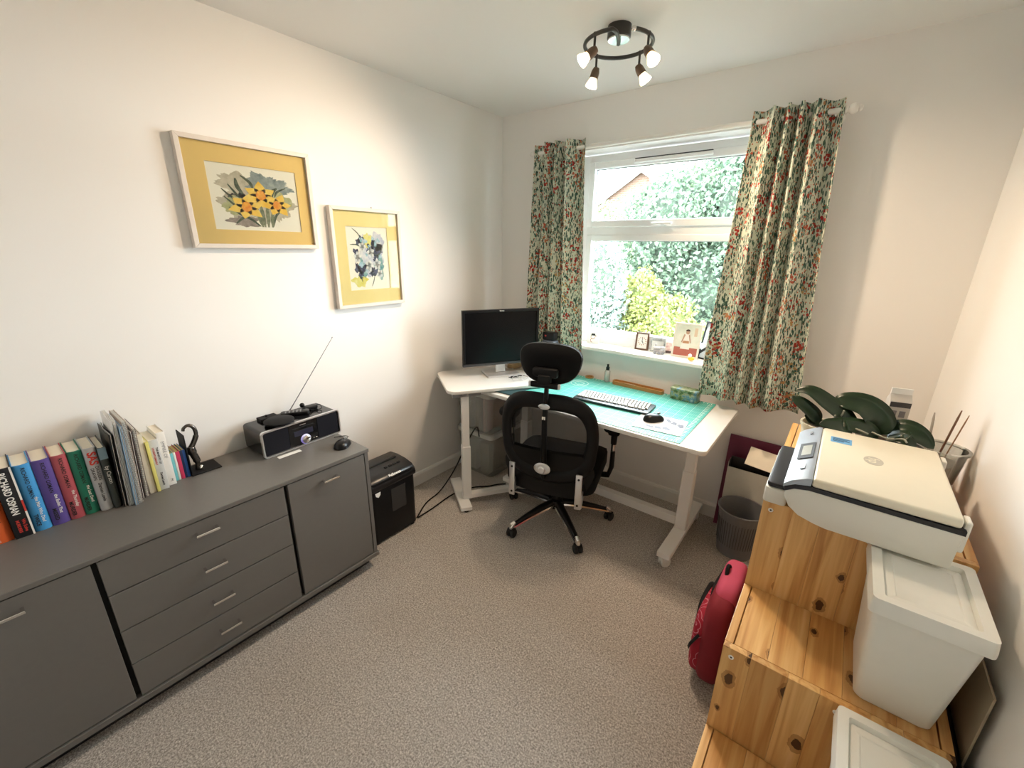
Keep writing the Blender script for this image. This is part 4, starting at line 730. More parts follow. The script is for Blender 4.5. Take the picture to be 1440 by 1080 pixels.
def curtain(label, tx0, tx1, bx0, bx1, zt, zb, folds, warp, seed):
    t = thing('curtain', label, 'curtain', ((tx0+tx1)/2, -.09, zb)); nu, nv = 120, 26; cx = (tx0+tx1)/2; rs = random.Random(seed); ph = [rs.uniform(0, 6) for _ in range(4)]
    P = []; 
    for j in range(nv+1):
        v = j/nv; z = zt + (zb-zt)*v; row = []
        for i in range(nu+1):
            u = i/nu; w = warp(u); a = 2*PI*folds*w; x0 = tx0 + (bx0-tx0)*v**1.2; x1 = tx1 + (bx1-tx1)*v**1.2
            am = .046*(1 - .12*v) ; y = -.026 + am*math.copysign(abs(math.sin(a))**.7, math.sin(a)) + .010*v*math.sin(5*u+ph[0]) + .006*v*math.sin(9*u+ph[1]+3*v)
            x = x0 + (x1-x0)*u + .012*math.sin(2*a)*(1-.3*v) + .006*v*math.sin(4*v+ph[2]+6*u)
            row.append((x-cx, y + (.0 if v else 0), z - zb + .004*math.sin(11*u+ph[3])*v))
        P.append(row)
    me = bpy.data.meshes.new('cloth'); vs = [p for r in P for p in r]; fs = [(j*(nu+1)+i, j*(nu+1)+i+1, (j+1)*(nu+1)+i+1, (j+1)*(nu+1)+i) for j in range(nv) for i in range(nu)]
    me.from_pydata(vs, [], fs); uvl = me.uv_layers.new(name='UVMap'); L = [0]
    for i in range(nu): L.append(L[-1] + (Vector(P[8][i+1]) - Vector(P[8][i])).length)
    for lp_ in me.loops:
        j, i = divmod(lp_.vertex_index, nu+1); uvl.data[lp_.index].uv = (L[i] + seed, (zt-zb)*(1-j/nv))
    o = link('cloth', me, CURT, t, smooth='all'); md = o.modifiers.new('thickness', 'SOLIDIFY'); md.thickness = .0016
    # eyelets where the cloth crosses the pole
    z = 2.13 - zb; n = int(folds*2)
    for q in range(n+1):
        # find u where sin is zero
        tgt = q/(2*folds); lo, hi = 0, 1
        if tgt > 1: break
        for _ in range(30):
            m_ = (lo+hi)/2
            if warp(m_) < tgt: lo = m_
            else: hi = m_
        x = tx0 + (tx1-tx0)*lo - cx
        if x > (tx1-tx0)/2 - .004 or x < -(tx1-tx0)/2 + .004: continue
        G().lathe([(.014, -.0025), (.022, -.0025), (.022, .0025), (.014, .0025), (.014, -.0025)], 18, M=tr(x, 0, z) @ rotz(.9 if q % 2 else -.9) @ Matrix.Rotation(PI/2, 4, 'Y')).obj('eyelet', SILVER, t, smooth=True)
    return t
def warp_r(u): return u - .095*math.sin(2*PI*u)
def warp_l(u): return u - .08*math.sin(2*PI*u)
curtain('right hand floral curtain in red and green print', 1.575, 1.915, 1.520, 2.005, 2.172, .790, 4.5, warp_r, 3)
curtain('left hand floral curtain in red and green print', .355, .712, .300, .775, 2.172, .800, 3.5, warp_l, 5)
rod = thing('curtain_pole', 'white wooden curtain pole with ball finials above the window', 'curtain pole', (1.14, -.09, 2.13))
G().tube([(-.78, 0, 0), (.78, 0, 0)], .0115, 14).obj('pole', TRIM, rod, smooth=True)
for s in (-1, 1):
    G().lathe([(.0125, 0), (.0165, .004), (.0165, .010), (.011, .014), (.019, .022), (.021, .032), (.017, .042), (.010, .047), (.013, .052), (.010, .060), (0, .062)], 18, M=tr(s*.775, 0, 0) @ Matrix.Rotation(s*PI/2, 4, 'Y')).obj('finial', TRIM, rod, smooth=True)
    G().tube([(s*.752, 0, -.012), (s*.752, .05, -.012), (s*.752, .089, -.012)], [.009, .009, .012], 10).lathe([(.026, 0), (.026, .006), (.018, .010)], 18, M=tr(s*.752, .0895, -.012) @ Matrix.Rotation(PI/2, 4, 'X')).obj('bracket', TRIM, rod, smooth=True)
# ================================================================== ceiling lamp
LAMPM = mat('gunmetal', (.07, .068, .066), .3, .8, var=.1); LC = (1.161, -.697)
lm = thing('ceiling_lamp', 'dark metal ring ceiling light with four lit spot bulbs', 'lamp', (LC[0], LC[1], H))
G().lathe([(0, -.045), (.040, -.045), (.046, -.040), (.046, 0), (0, 0)], 28).obj('canopy', LAMPM, lm, smooth=True); G().lathe([(0, -.049), (.042, -.049), (.042, -.044), (0, -.044)], 28).obj('canopy_plate', CHROME, lm, smooth=True)
R0 = .132; a0 = math.radians(-40); a1 = a0 + math.radians(325)
arc = [(R0*math.cos(a), R0*math.sin(a), -.060) for a in [a0 + (a1-a0)*i/60 for i in range(61)]]
e = arc[-1]; arc += [Vector(p) for p in curve_pts([e, (e[0]*.75+.01, e[1]*.75, -.060), (.015, -.03, -.060), (0, 0, -.060)], 6)[1:]]
G().tube(arc, .0075, 10).obj('ring', LAMPM, lm, smooth=True); G().ball(arc[0], .010, 10).obj('ring_end', CHROME, lm, smooth='all'); G().tube([(0, 0, -.045), (0, 0, -.062)], .008, 10).obj('stem', LAMPM, lm, smooth=True)
BULB = emit('lit_bulb_face', (1.0, .86, .66), GLOW); CONE = emit('lit_bulb_glass', (1.0, .74, .42), 3.2)
for ang, dv, pwr in ((157, (-.25, -.12, -1), .5), (73, (1.05, .55, -1.75), 1.0), (-106, (-1.15, -1.0, -1.15), 1.15), (-7, (1.1, -.45, -1.45), .65)):
    a = math.radians(ang); hp = Vector((R0*math.cos(a), R0*math.sin(a), -.060)); d = Vector(dv).normalized(); pv = hp + Vector((0, 0, -.052))
    sp = part('spot_head', lm); G().tube([hp, pv], .0048, 8).ball(hp, .009, 10).ball(pv, .008, 10).obj('arm', LAMPM, sp, smooth=True)
    Mq = Matrix.Translation(pv) @ d.to_track_quat('Z', 'Y').to_matrix().to_4x4()
    G().lathe([(0, -.012), (.012, -.010), (.017, .004), (.0185, .030), (.016, .030), (0, .018)], 18, M=Mq).obj('holder', mat('bronze_holder', (.16, .11, .08), .35, .6), sp, smooth=True)
    G().lathe([(.013, .026), (.016, .034), (.0245, .056), (.0250, .062), (.0225, .062), (.0225, .060), (.0, .060)], 20, M=Mq).obj('bulb_glass', CONE, sp, smooth=True)
    G().lathe([(0, .0605), (.0222, .0605), (.0222, .0625), (0, .0635)], 20, M=Mq).obj('bulb_face', BULB, sp, smooth=True)
    ld = bpy.data.lights.new('bulb_light', 'SPOT'); lo = bpy.data.objects.new('bulb_light', ld); COL.objects.link(lo); lo.parent = sp; ld.energy = SPOT_W * pwr; ld.color = (1.0, .75, .52); ld.shadow_soft_size = .035; ld.spot_size = math.radians(112); ld.spot_blend = .9
    pp = pv + d*.068; lo.location = pp; lo.rotation_euler = d.to_track_quat('-Z', 'Y').to_euler()
# ================================================================== pine step unit
def pine(name, knots=True):
    k = N(name); v = k.coord(); oi = k.n('ShaderNodeObjectInfo'); k.pr(.38, 0, .4)
    ad = k.n('ShaderNodeVectorMath'); ad.operation = 'ADD'; cb_ = k.n('ShaderNodeCombineXYZ'); k.l(k.math('MULTIPLY', oi.outputs['Random'], 37.0), cb_.inputs[0]); k.l(k.math('MULTIPLY', oi.outputs['Random'], 11.0), cb_.inputs[1]); k.l(v, ad.inputs[0]); k.l(cb_.outputs[0], ad.inputs[1]); v = ad.outputs[0]
    mp = k.n('ShaderNodeMapping'); k.l(v, mp.inputs[0]); mp.inputs['Scale'].default_value = (38, 1.6, 38) ; k.l(v, mp.inputs[0])
    kn = k.n('ShaderNodeTexVoronoi'); mk = k.n('ShaderNodeMapping'); k.l(v, mk.inputs[0]); mk.inputs['Scale'].default_value = (11, 6.5, 0); k.l(mk.outputs[0], kn.inputs['Vector']); kn.inputs['Scale'].default_value = 1.0; kn.voronoi_dimensions = '2D'
    wv = k.n('ShaderNodeTexNoise'); k.l(mp.outputs[0], wv.inputs['Vector']); wv.inputs['Scale'].default_value = 1.4; wv.inputs['Detail'].default_value = 5; wv.inputs['Distortion'].default_value = .6
    c = k.ramp(wv.outputs['Fac'], [(.25, (.44, .21, .065)), (.42, (.63, .35, .13)), (.55, (.74, .46, .19)), (.75, (.82, .56, .27))])
    tint = k.ramp(oi.outputs['Random'], [(0, (.66, .54, .42)), (.5, (1, .97, .92)), (1, (.82, .68, .50))]); c = k.mix(.8, c, tint, 'MULTIPLY')
    pick = k.math('GREATER_THAN', k.math('MULTIPLY', 1.0, kn.outputs['Color']), .34)
    kd = k.math('ADD', kn.outputs['Distance'], k.math('MULTIPLY', k.math('SUBTRACT', k.noise(v, 70, 3), .5), .14)); sc3 = k.n('ShaderNodeSeparateColor'); k.l(kn.outputs['Color'], sc3.inputs[0]); rad = k.math('ADD', k.math('MULTIPLY', sc3.outputs[1], .085), .03)
    halo = k.math('MULTIPLY', k.math('LESS_THAN', kd, k.math('MULTIPLY', rad, 1.7)), pick); core = k.math('MULTIPLY', k.math('LESS_THAN', kd, rad), pick)
    c = k.mix(k.math('MULTIPLY', halo, .55 if knots else 0), c, (.22, .08, .02)); c = k.mix(k.math('MULTIPLY', core, .92 if knots else 0), c, (.05, .018, .007)); k.col(c); k.bump(wv.outputs['Fac'], .08); return k.m
PINE_Y = pine('pine_wood'); PINE_R = pine('pine_rail', False)
UX0, UX1 = 2.008, 2.428
pu = thing('pine_step_unit', 'stepped pine storage unit along the right wall', 'shelf unit', (0, 0, 0))
# every stave is modelled along its own local y, then turned, so the grain follows it
def staves_flat(parent, x0, x1, y0, y1, z, th, n, seed):
    r = random.Random(seed); e = [x0 + (x1-x0)*i/n for i in range(n+1)]
    for i in range(1, n): e[i] += r.uniform(-.012, .012)
    for i in range(n):
        w = (e[i+1]-e[i])/2; o = G().box(-w+.0002, w-.0002, y0-(y0+y1)/2, y1-(y0+y1)/2, 0, th, .0006, 1).obj('stave', PINE_Y, parent); o.location = ((e[i]+e[i+1])/2, (y0+y1)/2, z-th)
def staves_wall(parent, x0, x1, y, th, z0, z1, n, seed):
    r = random.Random(seed); e = [x0 + (x1-x0)*i/n for i in range(n+1)]
    for i in range(1, n): e[i] += r.uniform(-.014, .014)
    for i in range(n):
        w = (e[i+1]-e[i])/2; h = (z1-z0)/2; o = G().box(-w+.0002, w-.0002, -h, h, 0, th, .0006, 1).obj('stave', PINE_Y, parent); o.location = ((e[i]+e[i+1])/2, y+th, (z0+z1)/2); o.rotation_euler = (PI/2, 0, 0)
YS = (-1.302, -1.566, -1.83); ZS = (.910, .622, .342); YB = -.60; TH = .018
tops = ((YS[0], YB, ZS[0]), (YS[1], YS[0]-.0005, ZS[1]), (YS[2], YS[1]-.0005, ZS[2]))
for i, (y0, y1, z) in enumerate(tops):
    p = part('tread_panel', pu); staves_flat(p, UX0+.022, UX1-.022, y0+TH+.001, y1-.001, z, TH, 5, 40+i)
    for x0, x1 in ((UX0, UX0+.019), (UX1-.019, UX1)):
        o = G().box(-(x1-x0)/2, (x1-x0)/2, -(y1-y0-TH)/2+.0005, (y1-y0-TH)/2-.0005, 0, .034, .001).obj('side_rail', PINE_R, pu); o.location = ((x0+x1)/2, (y0+TH+y1)/2, z-.034)
    p = part('riser_panel', pu); staves_wall(p, UX0, UX1, y0, TH, .0, z, 6, 50+i)
    for x in (UX0+.022, UX0+.235, UX1-.022):
        s = part('screw', pu); G().lathe([(0, 0), (.0065, 0), (.006, .0015), (.0028, .0015), (.0026, .0008), (0, .0008)], 14, M=tr(x, y0+.0003, z-.026) @ Matrix.Rotation(PI/2, 4, 'X')).obj('screw_head', INKW, s); G().lathe([(0, 0), (.0026, 0), (.0026, .0012)], 6, M=tr(x, y0+.0001, z-.026) @ Matrix.Rotation(PI/2, 4, 'X')).obj('screw_socket', INK, s)
p = part('back_panel', pu); staves_wall(p, UX0, UX1, YB-TH, TH, 0, ZS[0]-.036, 6, 60); p = part('middle_panel', pu); staves_wall(p, UX0, UX1, -.96, TH, 0, ZS[0]-.036, 6, 61)
for (y0, y1, z) in ((-.96, YB-TH, .60), (-.96, YB-TH, .30), (YS[0]+TH, -.96, .60), (YS[0]+TH, -.96, .30), (YS[1]+TH, YS[0], .30)):
    for x in (UX0+.005, UX1-.017):
        o = G().box(-.006, .006, -(y1-y0)/2, (y1-y0)/2, 0, .02).obj('runner', PINE_R, pu); o.location = (x+.006, (y0+y1)/2, z)
# ------------------------------------------------------------------ white lidded boxes
BOXW = mat('white_box_plastic', (.78, .78, .73), .4, var=.03, bump=.05, bscale=500)
def lidbox(label, x, y, z):
    t = thing('lidded_box', label, 'box', (x, y, z), group='white lidded boxes on the pine unit'); a, b = .087, .120; h = .262
    A = rrect(-a+.022, a-.022, -b+.028, b-.028, .016); B = rrect(-a+.004, a-.004, -b+.004, b-.004, .012); k_ = len(A); g = G()
    g.add([(p, q, .0) for p, q in rrect(-a+.026, a-.026, -b+.032, b-.032, .016)] + [(p, q, .006) for p, q in A] + [(p, q, h) for p, q in B], [(o*k_+i, o*k_+(i+1) % k_, (o+1)*k_+(i+1) % k_, (o+1)*k_+i) for o in range(2) for i in range(k_)] + [tuple(range(k_)), tuple(range(2*k_, 3*k_))]); g.obj('body', BOXW, t, smooth=True)
    L = [rrect(-a-.004, a+.004, -b-.004, b+.004, .010), rrect(-a-.002, a+.002, -b-.002, b+.002, .010), rrect(-a+.017, a-.017, -b+.017, b-.017, .006), rrect(-a+.020, a-.020, -b+.020, b-.020, .006), rrect(-a+.024, a-.024, -b+.026, b-.026, .005), rrect(-a+.036, a-.036, -b+.040, b-.040, .004), rrect(-a+.038, a-.038, -b+.042, b-.042, .004)]
    Z = [h-.002, h+.022, h+.022, h+.011, h+.014, h+.014, h+.012]; L = [L[0]] + L; Z = [h-.012] + Z; k_ = len(L[0]); g = G()
    g.add([(p, q, zz) for l_, zz in zip(L, Z) for p, q in l_], [(o*k_+i, o*k_+(i+1) % k_, (o+1)*k_+(i+1) % k_, (o+1)*k_+i) for o in range(len(L)-1) for i in range(k_)] + [tuple(range((len(L)-1)*k_, len(L)*k_))]); g.obj('lid', BOXW, t, smooth=True); return t
lidbox('white lidded plastic box on the middle step below the printer', 2.330, -1.432, ZS[1]+.0008)
lidbox('white lidded plastic box on the lowest step nearest the viewer', 2.330, -1.692, ZS[2]+.0008)
# ------------------------------------------------------------------ printer (front faces the room, local -x)
pn = thing('printer', 'cream white printer with blue grey control panel on the pine unit', 'printer', (2.04, -1.155, ZS[0]+.001))
PW = mat('printer_white', (.74, .73, .67), .35, var=.02); PC = mat('printer_cream', (.80, .75, .61), .35, var=.02); PB = mat('printer_panel', (.38, .44, .52), .35, var=.03); HW = .205
prof = [(.012, .072), (.014, .055), (.026, .032), (.050, .014), (.085, .004), (.11, 0), (.325, 0), (.332, .006), (.334, .088), (.06, .090), (.03, .084)]
G().prism(prof, -HW, HW, 'y', bev=.003).obj('body', PW, pn, smooth=True)
G().prism([(.012, .072), (.03, .084), (.06, .090), (.336, .088), (.336, .099), (.06, .101), (.03, .095), (.008, .081)], -HW-.001, HW+.001, 'y').obj('seam', mat('seam_black', (.008, .008, .012), .3), pn)
G().prism([(.006, .081), (.03, .095), (.062, .102), (.062, .122), (.052, .121), (.02, .104), (.006, .090)], -HW, HW, 'y', bev=.002).obj('control_panel', PB, pn, smooth=True)
G().box(.063, .328, -HW, HW, .100, .124, .007, 3).obj('lid', PC, pn, smooth=True)
Mp = tr(.036, 0, .1148) @ Matrix.Rotation(-math.radians(27), 4, 'Y')
G().box(-.019, .019, -.060, .060, -.001, .001, M=Mp @ tr(0, -.005, 0)).obj('screen_bezel', INK, pn); G().box(-.011, .012, -.038, .038, .001, .0016, M=Mp @ tr(0, -.005, 0)).obj('screen', mat('lcd_grey', (.42, .44, .40), .3, var=.2, scale=200), pn)
G().box(-.006, .006, -.014, .014, 0, .002, M=Mp @ tr(.0, -.125, 0)).obj('button', SILVER, pn); G().box(-.003, .005, -.010, .010, 0, .0015, M=Mp @ tr(.0, .15, 0)).obj('button', GREYM, pn)
G().prism([(.021*math.cos(a), .029*math.sin(a)) for a in [2*PI*i/28 for i in range(28)]], .124, .1245, M=tr(.182, .012)).obj('logo_badge', mat('logo_grey', (.52, .49, .42), .4), pn)
text('hp', .034, Matrix(((0, 1, 0, .182), (-1, 0, 0, .012), (0, 0, 1, .1248), (0, 0, 0, 1))), 'lettering', PC, pn, .0004)
st_ = G().box(.085, .135, .090, .135, .1242, .1247).obj('sticker', mat('sticker_blue', (.16, .42, .72), .5, var=.1), pn)
for i, (y, w) in enumerate(((.126, .04), (.118, .034), (.110, .04), (.102, .026))): G().box(.090, .090+w, y-.002, y+.002, .1247, .1250).obj('sticker_text', mat('sticker_ink', (.02, .06, .14), .6), pn)
tp = G().prism(rrect(-.034, .02, -.165, .135, .012), .003, .048, bev=.004).obj('output_tray', PW, pn, smooth=True); G().prism(rrect(-.031, .018, -.160, .130, .012), .048, .062, bev=.004).obj('tray_cover', mat('tray_black', (.016, .016, .018), .45), pn, smooth=True)
G().box(.332, .344, -HW+.012, -HW+.05, .04, .115, .004).obj('hinge', PW, pn); G().box(.332, .344, HW-.05, HW-.012, .04, .115, .004).obj('hinge', PW, pn)
# ------------------------------------------------------------------ orchids behind the printer
LEAF = N('orchid_leaf'); v = LEAF.coord(); LEAF.pr(.35, 0, .4); LEAF.col(LEAF.mix(LEAF.noise(v, 12), (.006, .019, .008), (.018, .04, .014)))
def oleaf(t, base, ctrl, w):
    P = curve_pts([base] + ctrl, 6); n = len(P)-1; vs = []; g = G()
    side0 = None
    for i, p in enumerate(P):
        tt = (P[min(i+1, n)] - P[max(i-1, 0)]).normalized(); sd_ = tt.cross(Vector((0, 0, 1)))
        sd_ = sd_.normalized() if sd_.length > .05 else Vector((0, 1, 0)); up = sd_.cross(tt); up = up if up.z > 0 else -up; sg = 1 if sd_.y > 0 else -1; sd_ = (sd_*math.cos(.75) + up*sg*math.sin(.75)).normalized(); up = sd_.cross(tt); up = up if up.z > 0 else -up; u = i/n; ww = 1.25*w*(math.sin(PI*min(1, .10+.90*u**.8))**.62)*(1 if u < .98 else .35)
        vs.append([p - sd_*ww + up*ww*.28, p - sd_*ww*.5 + up*ww*.04, p, p + sd_*ww*.5 + up*ww*.04, p + sd_*ww + up*ww*.28])
    V = [q for r_ in vs for q in r_]; V2 = [q - Vector((0, 0, .0016)) for q in V]; m = len(V); fs = []
    for i in range(n):
        for j in range(4): a = i*5+j; fs += [(a, a+1, a+6, a+5), (m+a, m+a+5, m+a+6, m+a+1)]
    for i in range(n): fs += [(i*5, i*5+5, m+i*5+5, m+i*5), (i*5+4, m+i*5+4, m+i*5+9, i*5+9)]
    fs += [(0, 1, m+1, m), (1, 2, m+2, m+1), (2, 3, m+3, m+2), (3, 4, m+4, m+3)] + [(n*5+j, n*5+j+1, m+n*5+j+1, m+n*5+j) for j in range(4)]
    g.add(V, fs) if False else g.add(V + V2, fs); g.obj('leaf', LEAF.m, t, smooth='all')
def orchid(label, x, y, potmat, pr, ph, leaves, roots, pname='pot'):
    t = thing('orchid', label, 'plant', (x, y, ZS[0]+.001))
    G().lathe([(0, 0), (pr*.72, 0), (pr, ph), (pr*1.06, ph), (pr*1.06, ph+.008), (pr*.95, ph+.008), (pr*.92, ph-.012), (0, ph-.014)], 28).obj(pname, potmat, t, smooth=True)
    G().lathe([(0, ph-.013), (pr*.9, ph-.014), (pr*.5, ph-.004), (0, ph+.002)], 20).obj('bark_mix', mat('bark_mix', (.10, .06, .035), .9, var=.5, scale=60, bump=.6, bscale=120), t, smooth=True)
    for b, c, w in leaves: oleaf(t, b, c, w)
    for c in roots: G().tube(curve_pts(c, 5), .0028, 6).obj('root', mat('orchid_root', (.32, .33, .27), .7), t, smooth='all')
POTC = mat('cream_pot', (.74, .68, .52), .35, var=.03); POTD = clear('smoky_pot', (.25, .24, .22), .3, .15, .15)
orchid('orchid with long arching leaf in cream pot behind printer panel', 2.095, -.865, POTC, .055, .098,
       [((.03, .0, .112), [(.06, .01, .135), (.0, .015, .178), (-.05, .02, .205), (-.092, .02, .198)], .023), ((-.01, 0, .11), [(-.03, .0, .135), (-.07, .0, .165), (-.098, .01, .18)], .02), ((.0, 0, .108), [(-.03, -.005, .115), (-.05, -.01, .128)], .016), ((.02, -.02, .108), [(.06, -.035, .120), (.02, -.055, .126), (-.005, -.068, .124)], .020)],
       [[(.01, .01, .11), (.03, .0, .125), (.03, -.02, .150)], [(.02, .02, .11), (.045, .01, .14), (.05, 0, .165)]])
orchid('orchid with broad drooping leaves in a smoky pot behind the printer', 2.245, -.845, POTD, .055, .092,
       [((.0, 0, .105), [(-.01, .01, .15), (-.05, .02, .180), (-.105, .02, .185), (-.13, .02, .170)], .034), ((.02, 0, .105), [(.05, -.005, .135), (.09, -.02, .130), (.125, -.035, .105)], .027), ((.0, -.02, .100), [(-.04, -.03, .122), (-.10, -.045, .125), (-.15, -.055, .120)], .022), ((.02, -.01, .10), [(.05, -.03, .118), (.06, -.05, .118), (.085, -.055, .108)], .02), ((.03, .01, .1), [(.035, .012, .13), (.038, .012, .155)], .010)],
       [[(.0, -.02, .105), (-.02, -.045, .120), (.01, -.066, .118), (.03, -.072, .122)], [(.02, -.03, .10), (.05, -.055, .122), (.06, -.07, .118)], [(-.03, -.02, .10), (-.06, -.05, .122), (-.03, -.07, .120)]])
ct = thing('orchid_food_carton', 'slim grey white carton standing behind the orchids', 'carton', (2.283, -.715, ZS[0]+.001), .25)
G().box(-.028, .028, -.018, .018, 0, .190, .0008).prism([(-.018, .19), (.018, .19), (0, .215)], -.028, .028, 'x').obj('body', mat('carton_grey', (.55, .52, .48), .6, var=.06), ct); G().box(-.027, .027, -.0186, -.0178, .172, .189).obj('dark_band', mat('carton_dark', (.05, .045, .045), .6), ct); G().box(-.028, .028, -.0015, .0015, .210, .232).obj('top_fold', PAPERW, ct)
for x, w in ((-.012, .014), (.010, .016)): G().box(x-w/2, x+w/2, -.0188, -.0178, .138, .160).obj('printed_block', mat('carton_ink', (.20, .19, .2), .6), ct)
G().prism([(.016*math.cos(a), .108+.022*math.sin(a)) for a in [2*PI*i/18 for i in range(18)]], -.0187, -.0178, 'y').obj('printed_leaf', mat('carton_ink'), ct)
# clear tub with tools
tb = thing('clear_tub', 'clear plastic tub by the right wall behind the printer', 'tub', (2.392, -.845, ZS[0]+.001))
A = [(.046, 0), (.048, .003), (.058, .098), (.064, .100), (.064, .106), (.056, .106), (.046, .004), (0, .004)]
G().lathe(A, 30).obj('wall', clear('clear_tub', (.72, .70, .64), .72, .1, .25), tb, smooth=True); G().lathe([(0, .005), (.045, .005), (.051, .06), (0, .06)], 26).obj('dark_filling', mat('potting_mix', (.04, .038, .035), .9, var=.5, scale=80), tb, smooth=True)
for lab, dx, dy, lx, ly, L, c, r in (('brown wooden handle sticking out of the clear tub', .0, .015, .12, .10, .20, (.13, .06, .035), .006), ('black and tan pen sticking out of the clear tub', .015, .02, .16, .12, .185, (.30, .17, .10), .004), ('grey blade tool in the clear tub near the orchid leaf', -.025, .02, -.05, .25, .17, (.35, .31, .27), .007), ('dark clip handle inside the clear tub', -.03, -.01, -.03, -.05, .10, (.04, .05, .07), .006)):
    o = G().tube([(0, 0, 0), (0, 0, L*.85), (0, 0, L)], [r, r, r*.5], 8, flat=(1, .6)).xf(tr(2.392+dx, -.845+dy, ZS[0]+.064) @ Matrix.Rotation(lx, 4, 'Y') @ Matrix.Rotation(-ly, 4, 'X') @ Matrix.Scale(.78, 4)).obj('hand_tool', mat('tool_' + lab[:10].replace(' ', '_'), c, .5), smooth=True); tag(o, lab, 'tool')
# ------------------------------------------------------------------ bin, board, file box behind
bn = thing('waste_bin', 'round grey ribbed waste paper bin beside the desk', 'bin', (1.865, -.258, 0))
BING = mat('bin_grey', (.16, .16, .17), .5, var=.06)
g = G(); n = 96; rings = [(.088, .004), (.090, .03), (.094, .05), (.108, .235), (.112, .262), (.117, .265), (.117, .272), (.109, .272), (.105, .235), (.091, .05), (.087, .008)]; vs = []
for q, (r, z) in enumerate(rings):
    for j in range(n):
        a = 2*PI*j/n; rib = (.0022 if (j % 4) < 2 else 0) if q in (2, 3) else 0; vs.append(((r-rib)*math.cos(a), (r-rib)*math.sin(a), z))
g.add(vs, [(o*n+i, o*n+(i+1) % n, (o+1)*n+(i+1) % n, (o+1)*n+i) for o in range(len(rings)-1) for i in range(n)] + [tuple(range(n)), tuple(range((len(rings)-1)*n, len(rings)*n))]); g.obj('bin_wall', BING, bn, smooth=True)
g = G()
for j in range(48): g.box(-.0016, .0016, -.0012, .0012, .07, .215, M=rotz(2*PI*j/48) @ tr(0, -.1015, 0) @ Matrix.Rotation(.075, 4, 'X') @ tr(0, .011, 0))
g.obj('slot', mat('slot_dark', (.07, .07, .075), .6), bn, kind='stuff')
o = G().box(1.712, 2.05, -.004, .004, 0, .57, .001).xf(tr(0, -.062, .003) @ Matrix.Rotation(-.075, 4, 'X')).obj('magenta_board', mat('magenta_board', (.13, .012, .045), .5, var=.06)); tag(o, 'dark magenta board leaning on the wall behind the bin', 'board')
fb = thing('file_box', 'tall off white file box with black lining behind the bin', 'box', (1.855, -.108, 0))
OFFW = mat('file_box_grey', (.55, .55, .50), .55, var=.1, scale=20)
g = G(); g.box(-.112, -.109, -.028, .028, .001, .455).box(.109, .112, -.028, .028, .001, .455).box(-.109, .109, .025, .028, .001, .455).box(-.109, .109, -.028, -.025, .001, .425).box(-.109, .109, -.025, .025, .001, .005); g.obj('shell', OFFW, fb)
G().box(-.107, .107, -.024, .024, .34, .352).box(-.1085, -.107, -.0245, .0245, .34, .462).box(-.107, .107, .0225, .0245, .34, .470).obj('lining', INK, fb)
o = G().box(-.085, .085, -.0015, .0015, 0, .11).xf(tr(1.905, -.145, .462) @ Matrix.Rotation(.10, 4, 'Y') @ Matrix.Rotation(-.85, 4, 'X')).obj('paper_sheet', PAPER); tag(o, 'cream card sheets sticking out of the file box', 'paper')
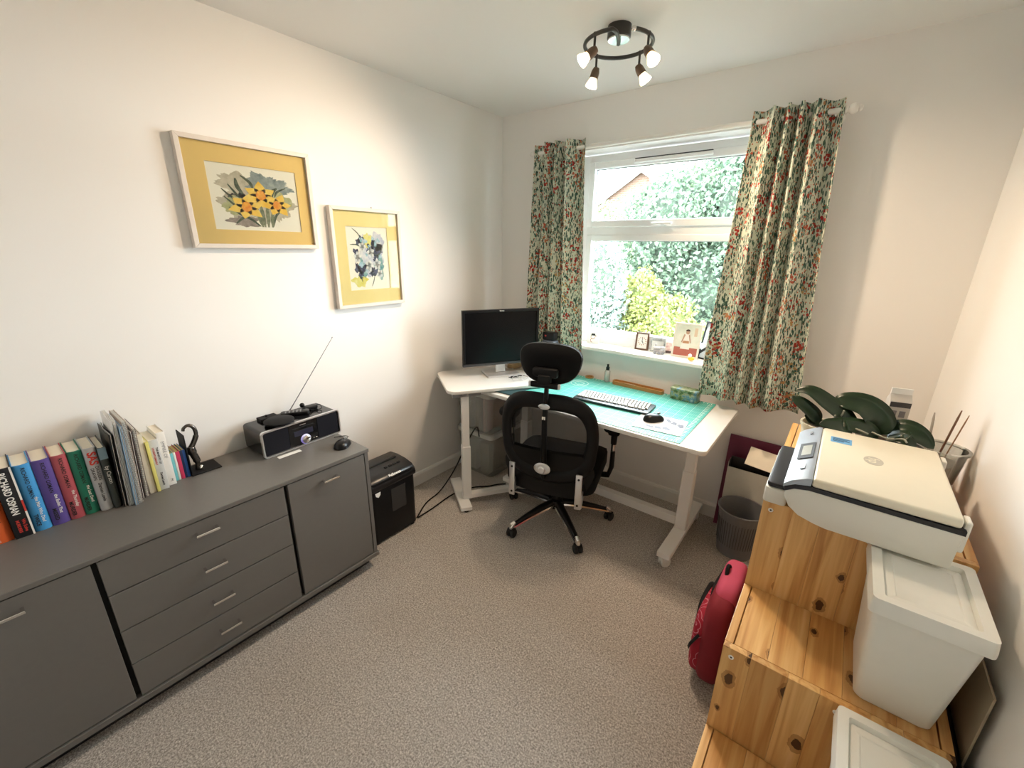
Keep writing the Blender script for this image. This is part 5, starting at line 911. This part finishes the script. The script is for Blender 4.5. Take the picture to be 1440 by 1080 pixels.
# ------------------------------------------------------------------ backpack leaning on the unit
bp = thing('backpack', 'red and pink patterned backpack on the carpet beside the pine unit', 'backpack', (1.935, -1.03, 0))
k = N('paisley'); v = k.coord(); k.pr(.75, 0, .2); d1 = k.voro(v, 16, 1); rg = k.math('LESS_THAN', k.math('ABSOLUTE', k.math('SUBTRACT', k.math('FRACT', k.math('MULTIPLY', d1, 5.0)), .5)), .07); msk = k.math('LESS_THAN', d1, .52)
k.col(k.mix(k.math('MULTIPLY', k.math('MULTIPLY', rg, msk), .75), k.mix(k.noise(v, 5), (.30, .012, .03), (.42, .03, .06)), (.75, .35, .42)))
REDF = mat('red_fabric', (.22, .008, .020), .8, var=.1, bump=.2, bscale=600); PINKF = mat('pink_fabric', (.55, .07, .14), .8, var=.08, bump=.2, bscale=600)
def sack(u, v, cx, cy, cz, a, b, c, pw=.55):
    t_ = 2*PI*u; p_ = PI*(v-.5); f_ = lambda q: math.copysign(abs(q)**pw, q); return (cx + a*f_(math.cos(p_))*f_(math.cos(t_)), cy + b*f_(math.cos(p_))*f_(math.sin(t_)), cz + c*f_(math.sin(p_)))
G().grid(lambda u, v: sack(u, v, .012, -.02, .20, .052, .15, .195), 28, 18).obj('main_bag', REDF, bp, smooth='all'); G().grid(lambda u, v: sack(u, v, .018, .02, .325, .044, .125, .10), 28, 14).obj('top_flap', PINKF, bp, smooth='all')
G().grid(lambda u, v: sack(u, v, -.030, -.03, .175, .036, .125, .145), 28, 16).obj('front_pocket', k.m, bp, smooth='all')
G().tube(curve_pts([(-.050, -.135, .25), (-.058, -.06, .302), (-.052, .04, .315), (-.045, .085, .29)], 6), .0055, 6, flat=(1.5, .8)).obj('zip', BLACKM, bp); G().tube(curve_pts([(-.018, -.12, .325), (-.03, -.03, .365), (-.02, .09, .37)], 6), .005, 6, flat=(1.4, .8)).obj('zip', BLACKM, bp)
G().tube(curve_pts([(-.035, -.155, .24), (-.055, -.17, .20), (-.06, -.165, .175)], 5), .005, 6, flat=(1.4, .5)).obj('zip_pull', BLACKM, bp); G().tube(curve_pts([(0, -.02, .405), (-.005, .02, .44), (0, .06, .41)], 5), .007, 6).obj('grab_loop', BLACKM, bp)
# ------------------------------------------------------------------ boards slotted beside the unit
o = G().box(2.4325, 2.4385, -1.75, -.95, 0, .585, .001).obj('dark_panel', mat('dark_brown_board', (.035, .022, .015), .5, var=.2)); tag(o, 'dark brown board slotted between pine unit and right wall', 'board')
o = G().box(2.4395, 2.4435, -1.62, -1.0, 0, .60, .0005).obj('black_panel', BLACKM); tag(o, 'thin black panel slotted beside the dark brown board', 'board')
o = G().box(2.4465, 2.4505, -1.525, -.95, 0, .77, .0005).obj('cardboard_sheet', mat('cardboard', (.36, .29, .20), .8, var=.08, scale=12)); tag(o, 'flat cardboard sheet standing against the right wall', 'cardboard')
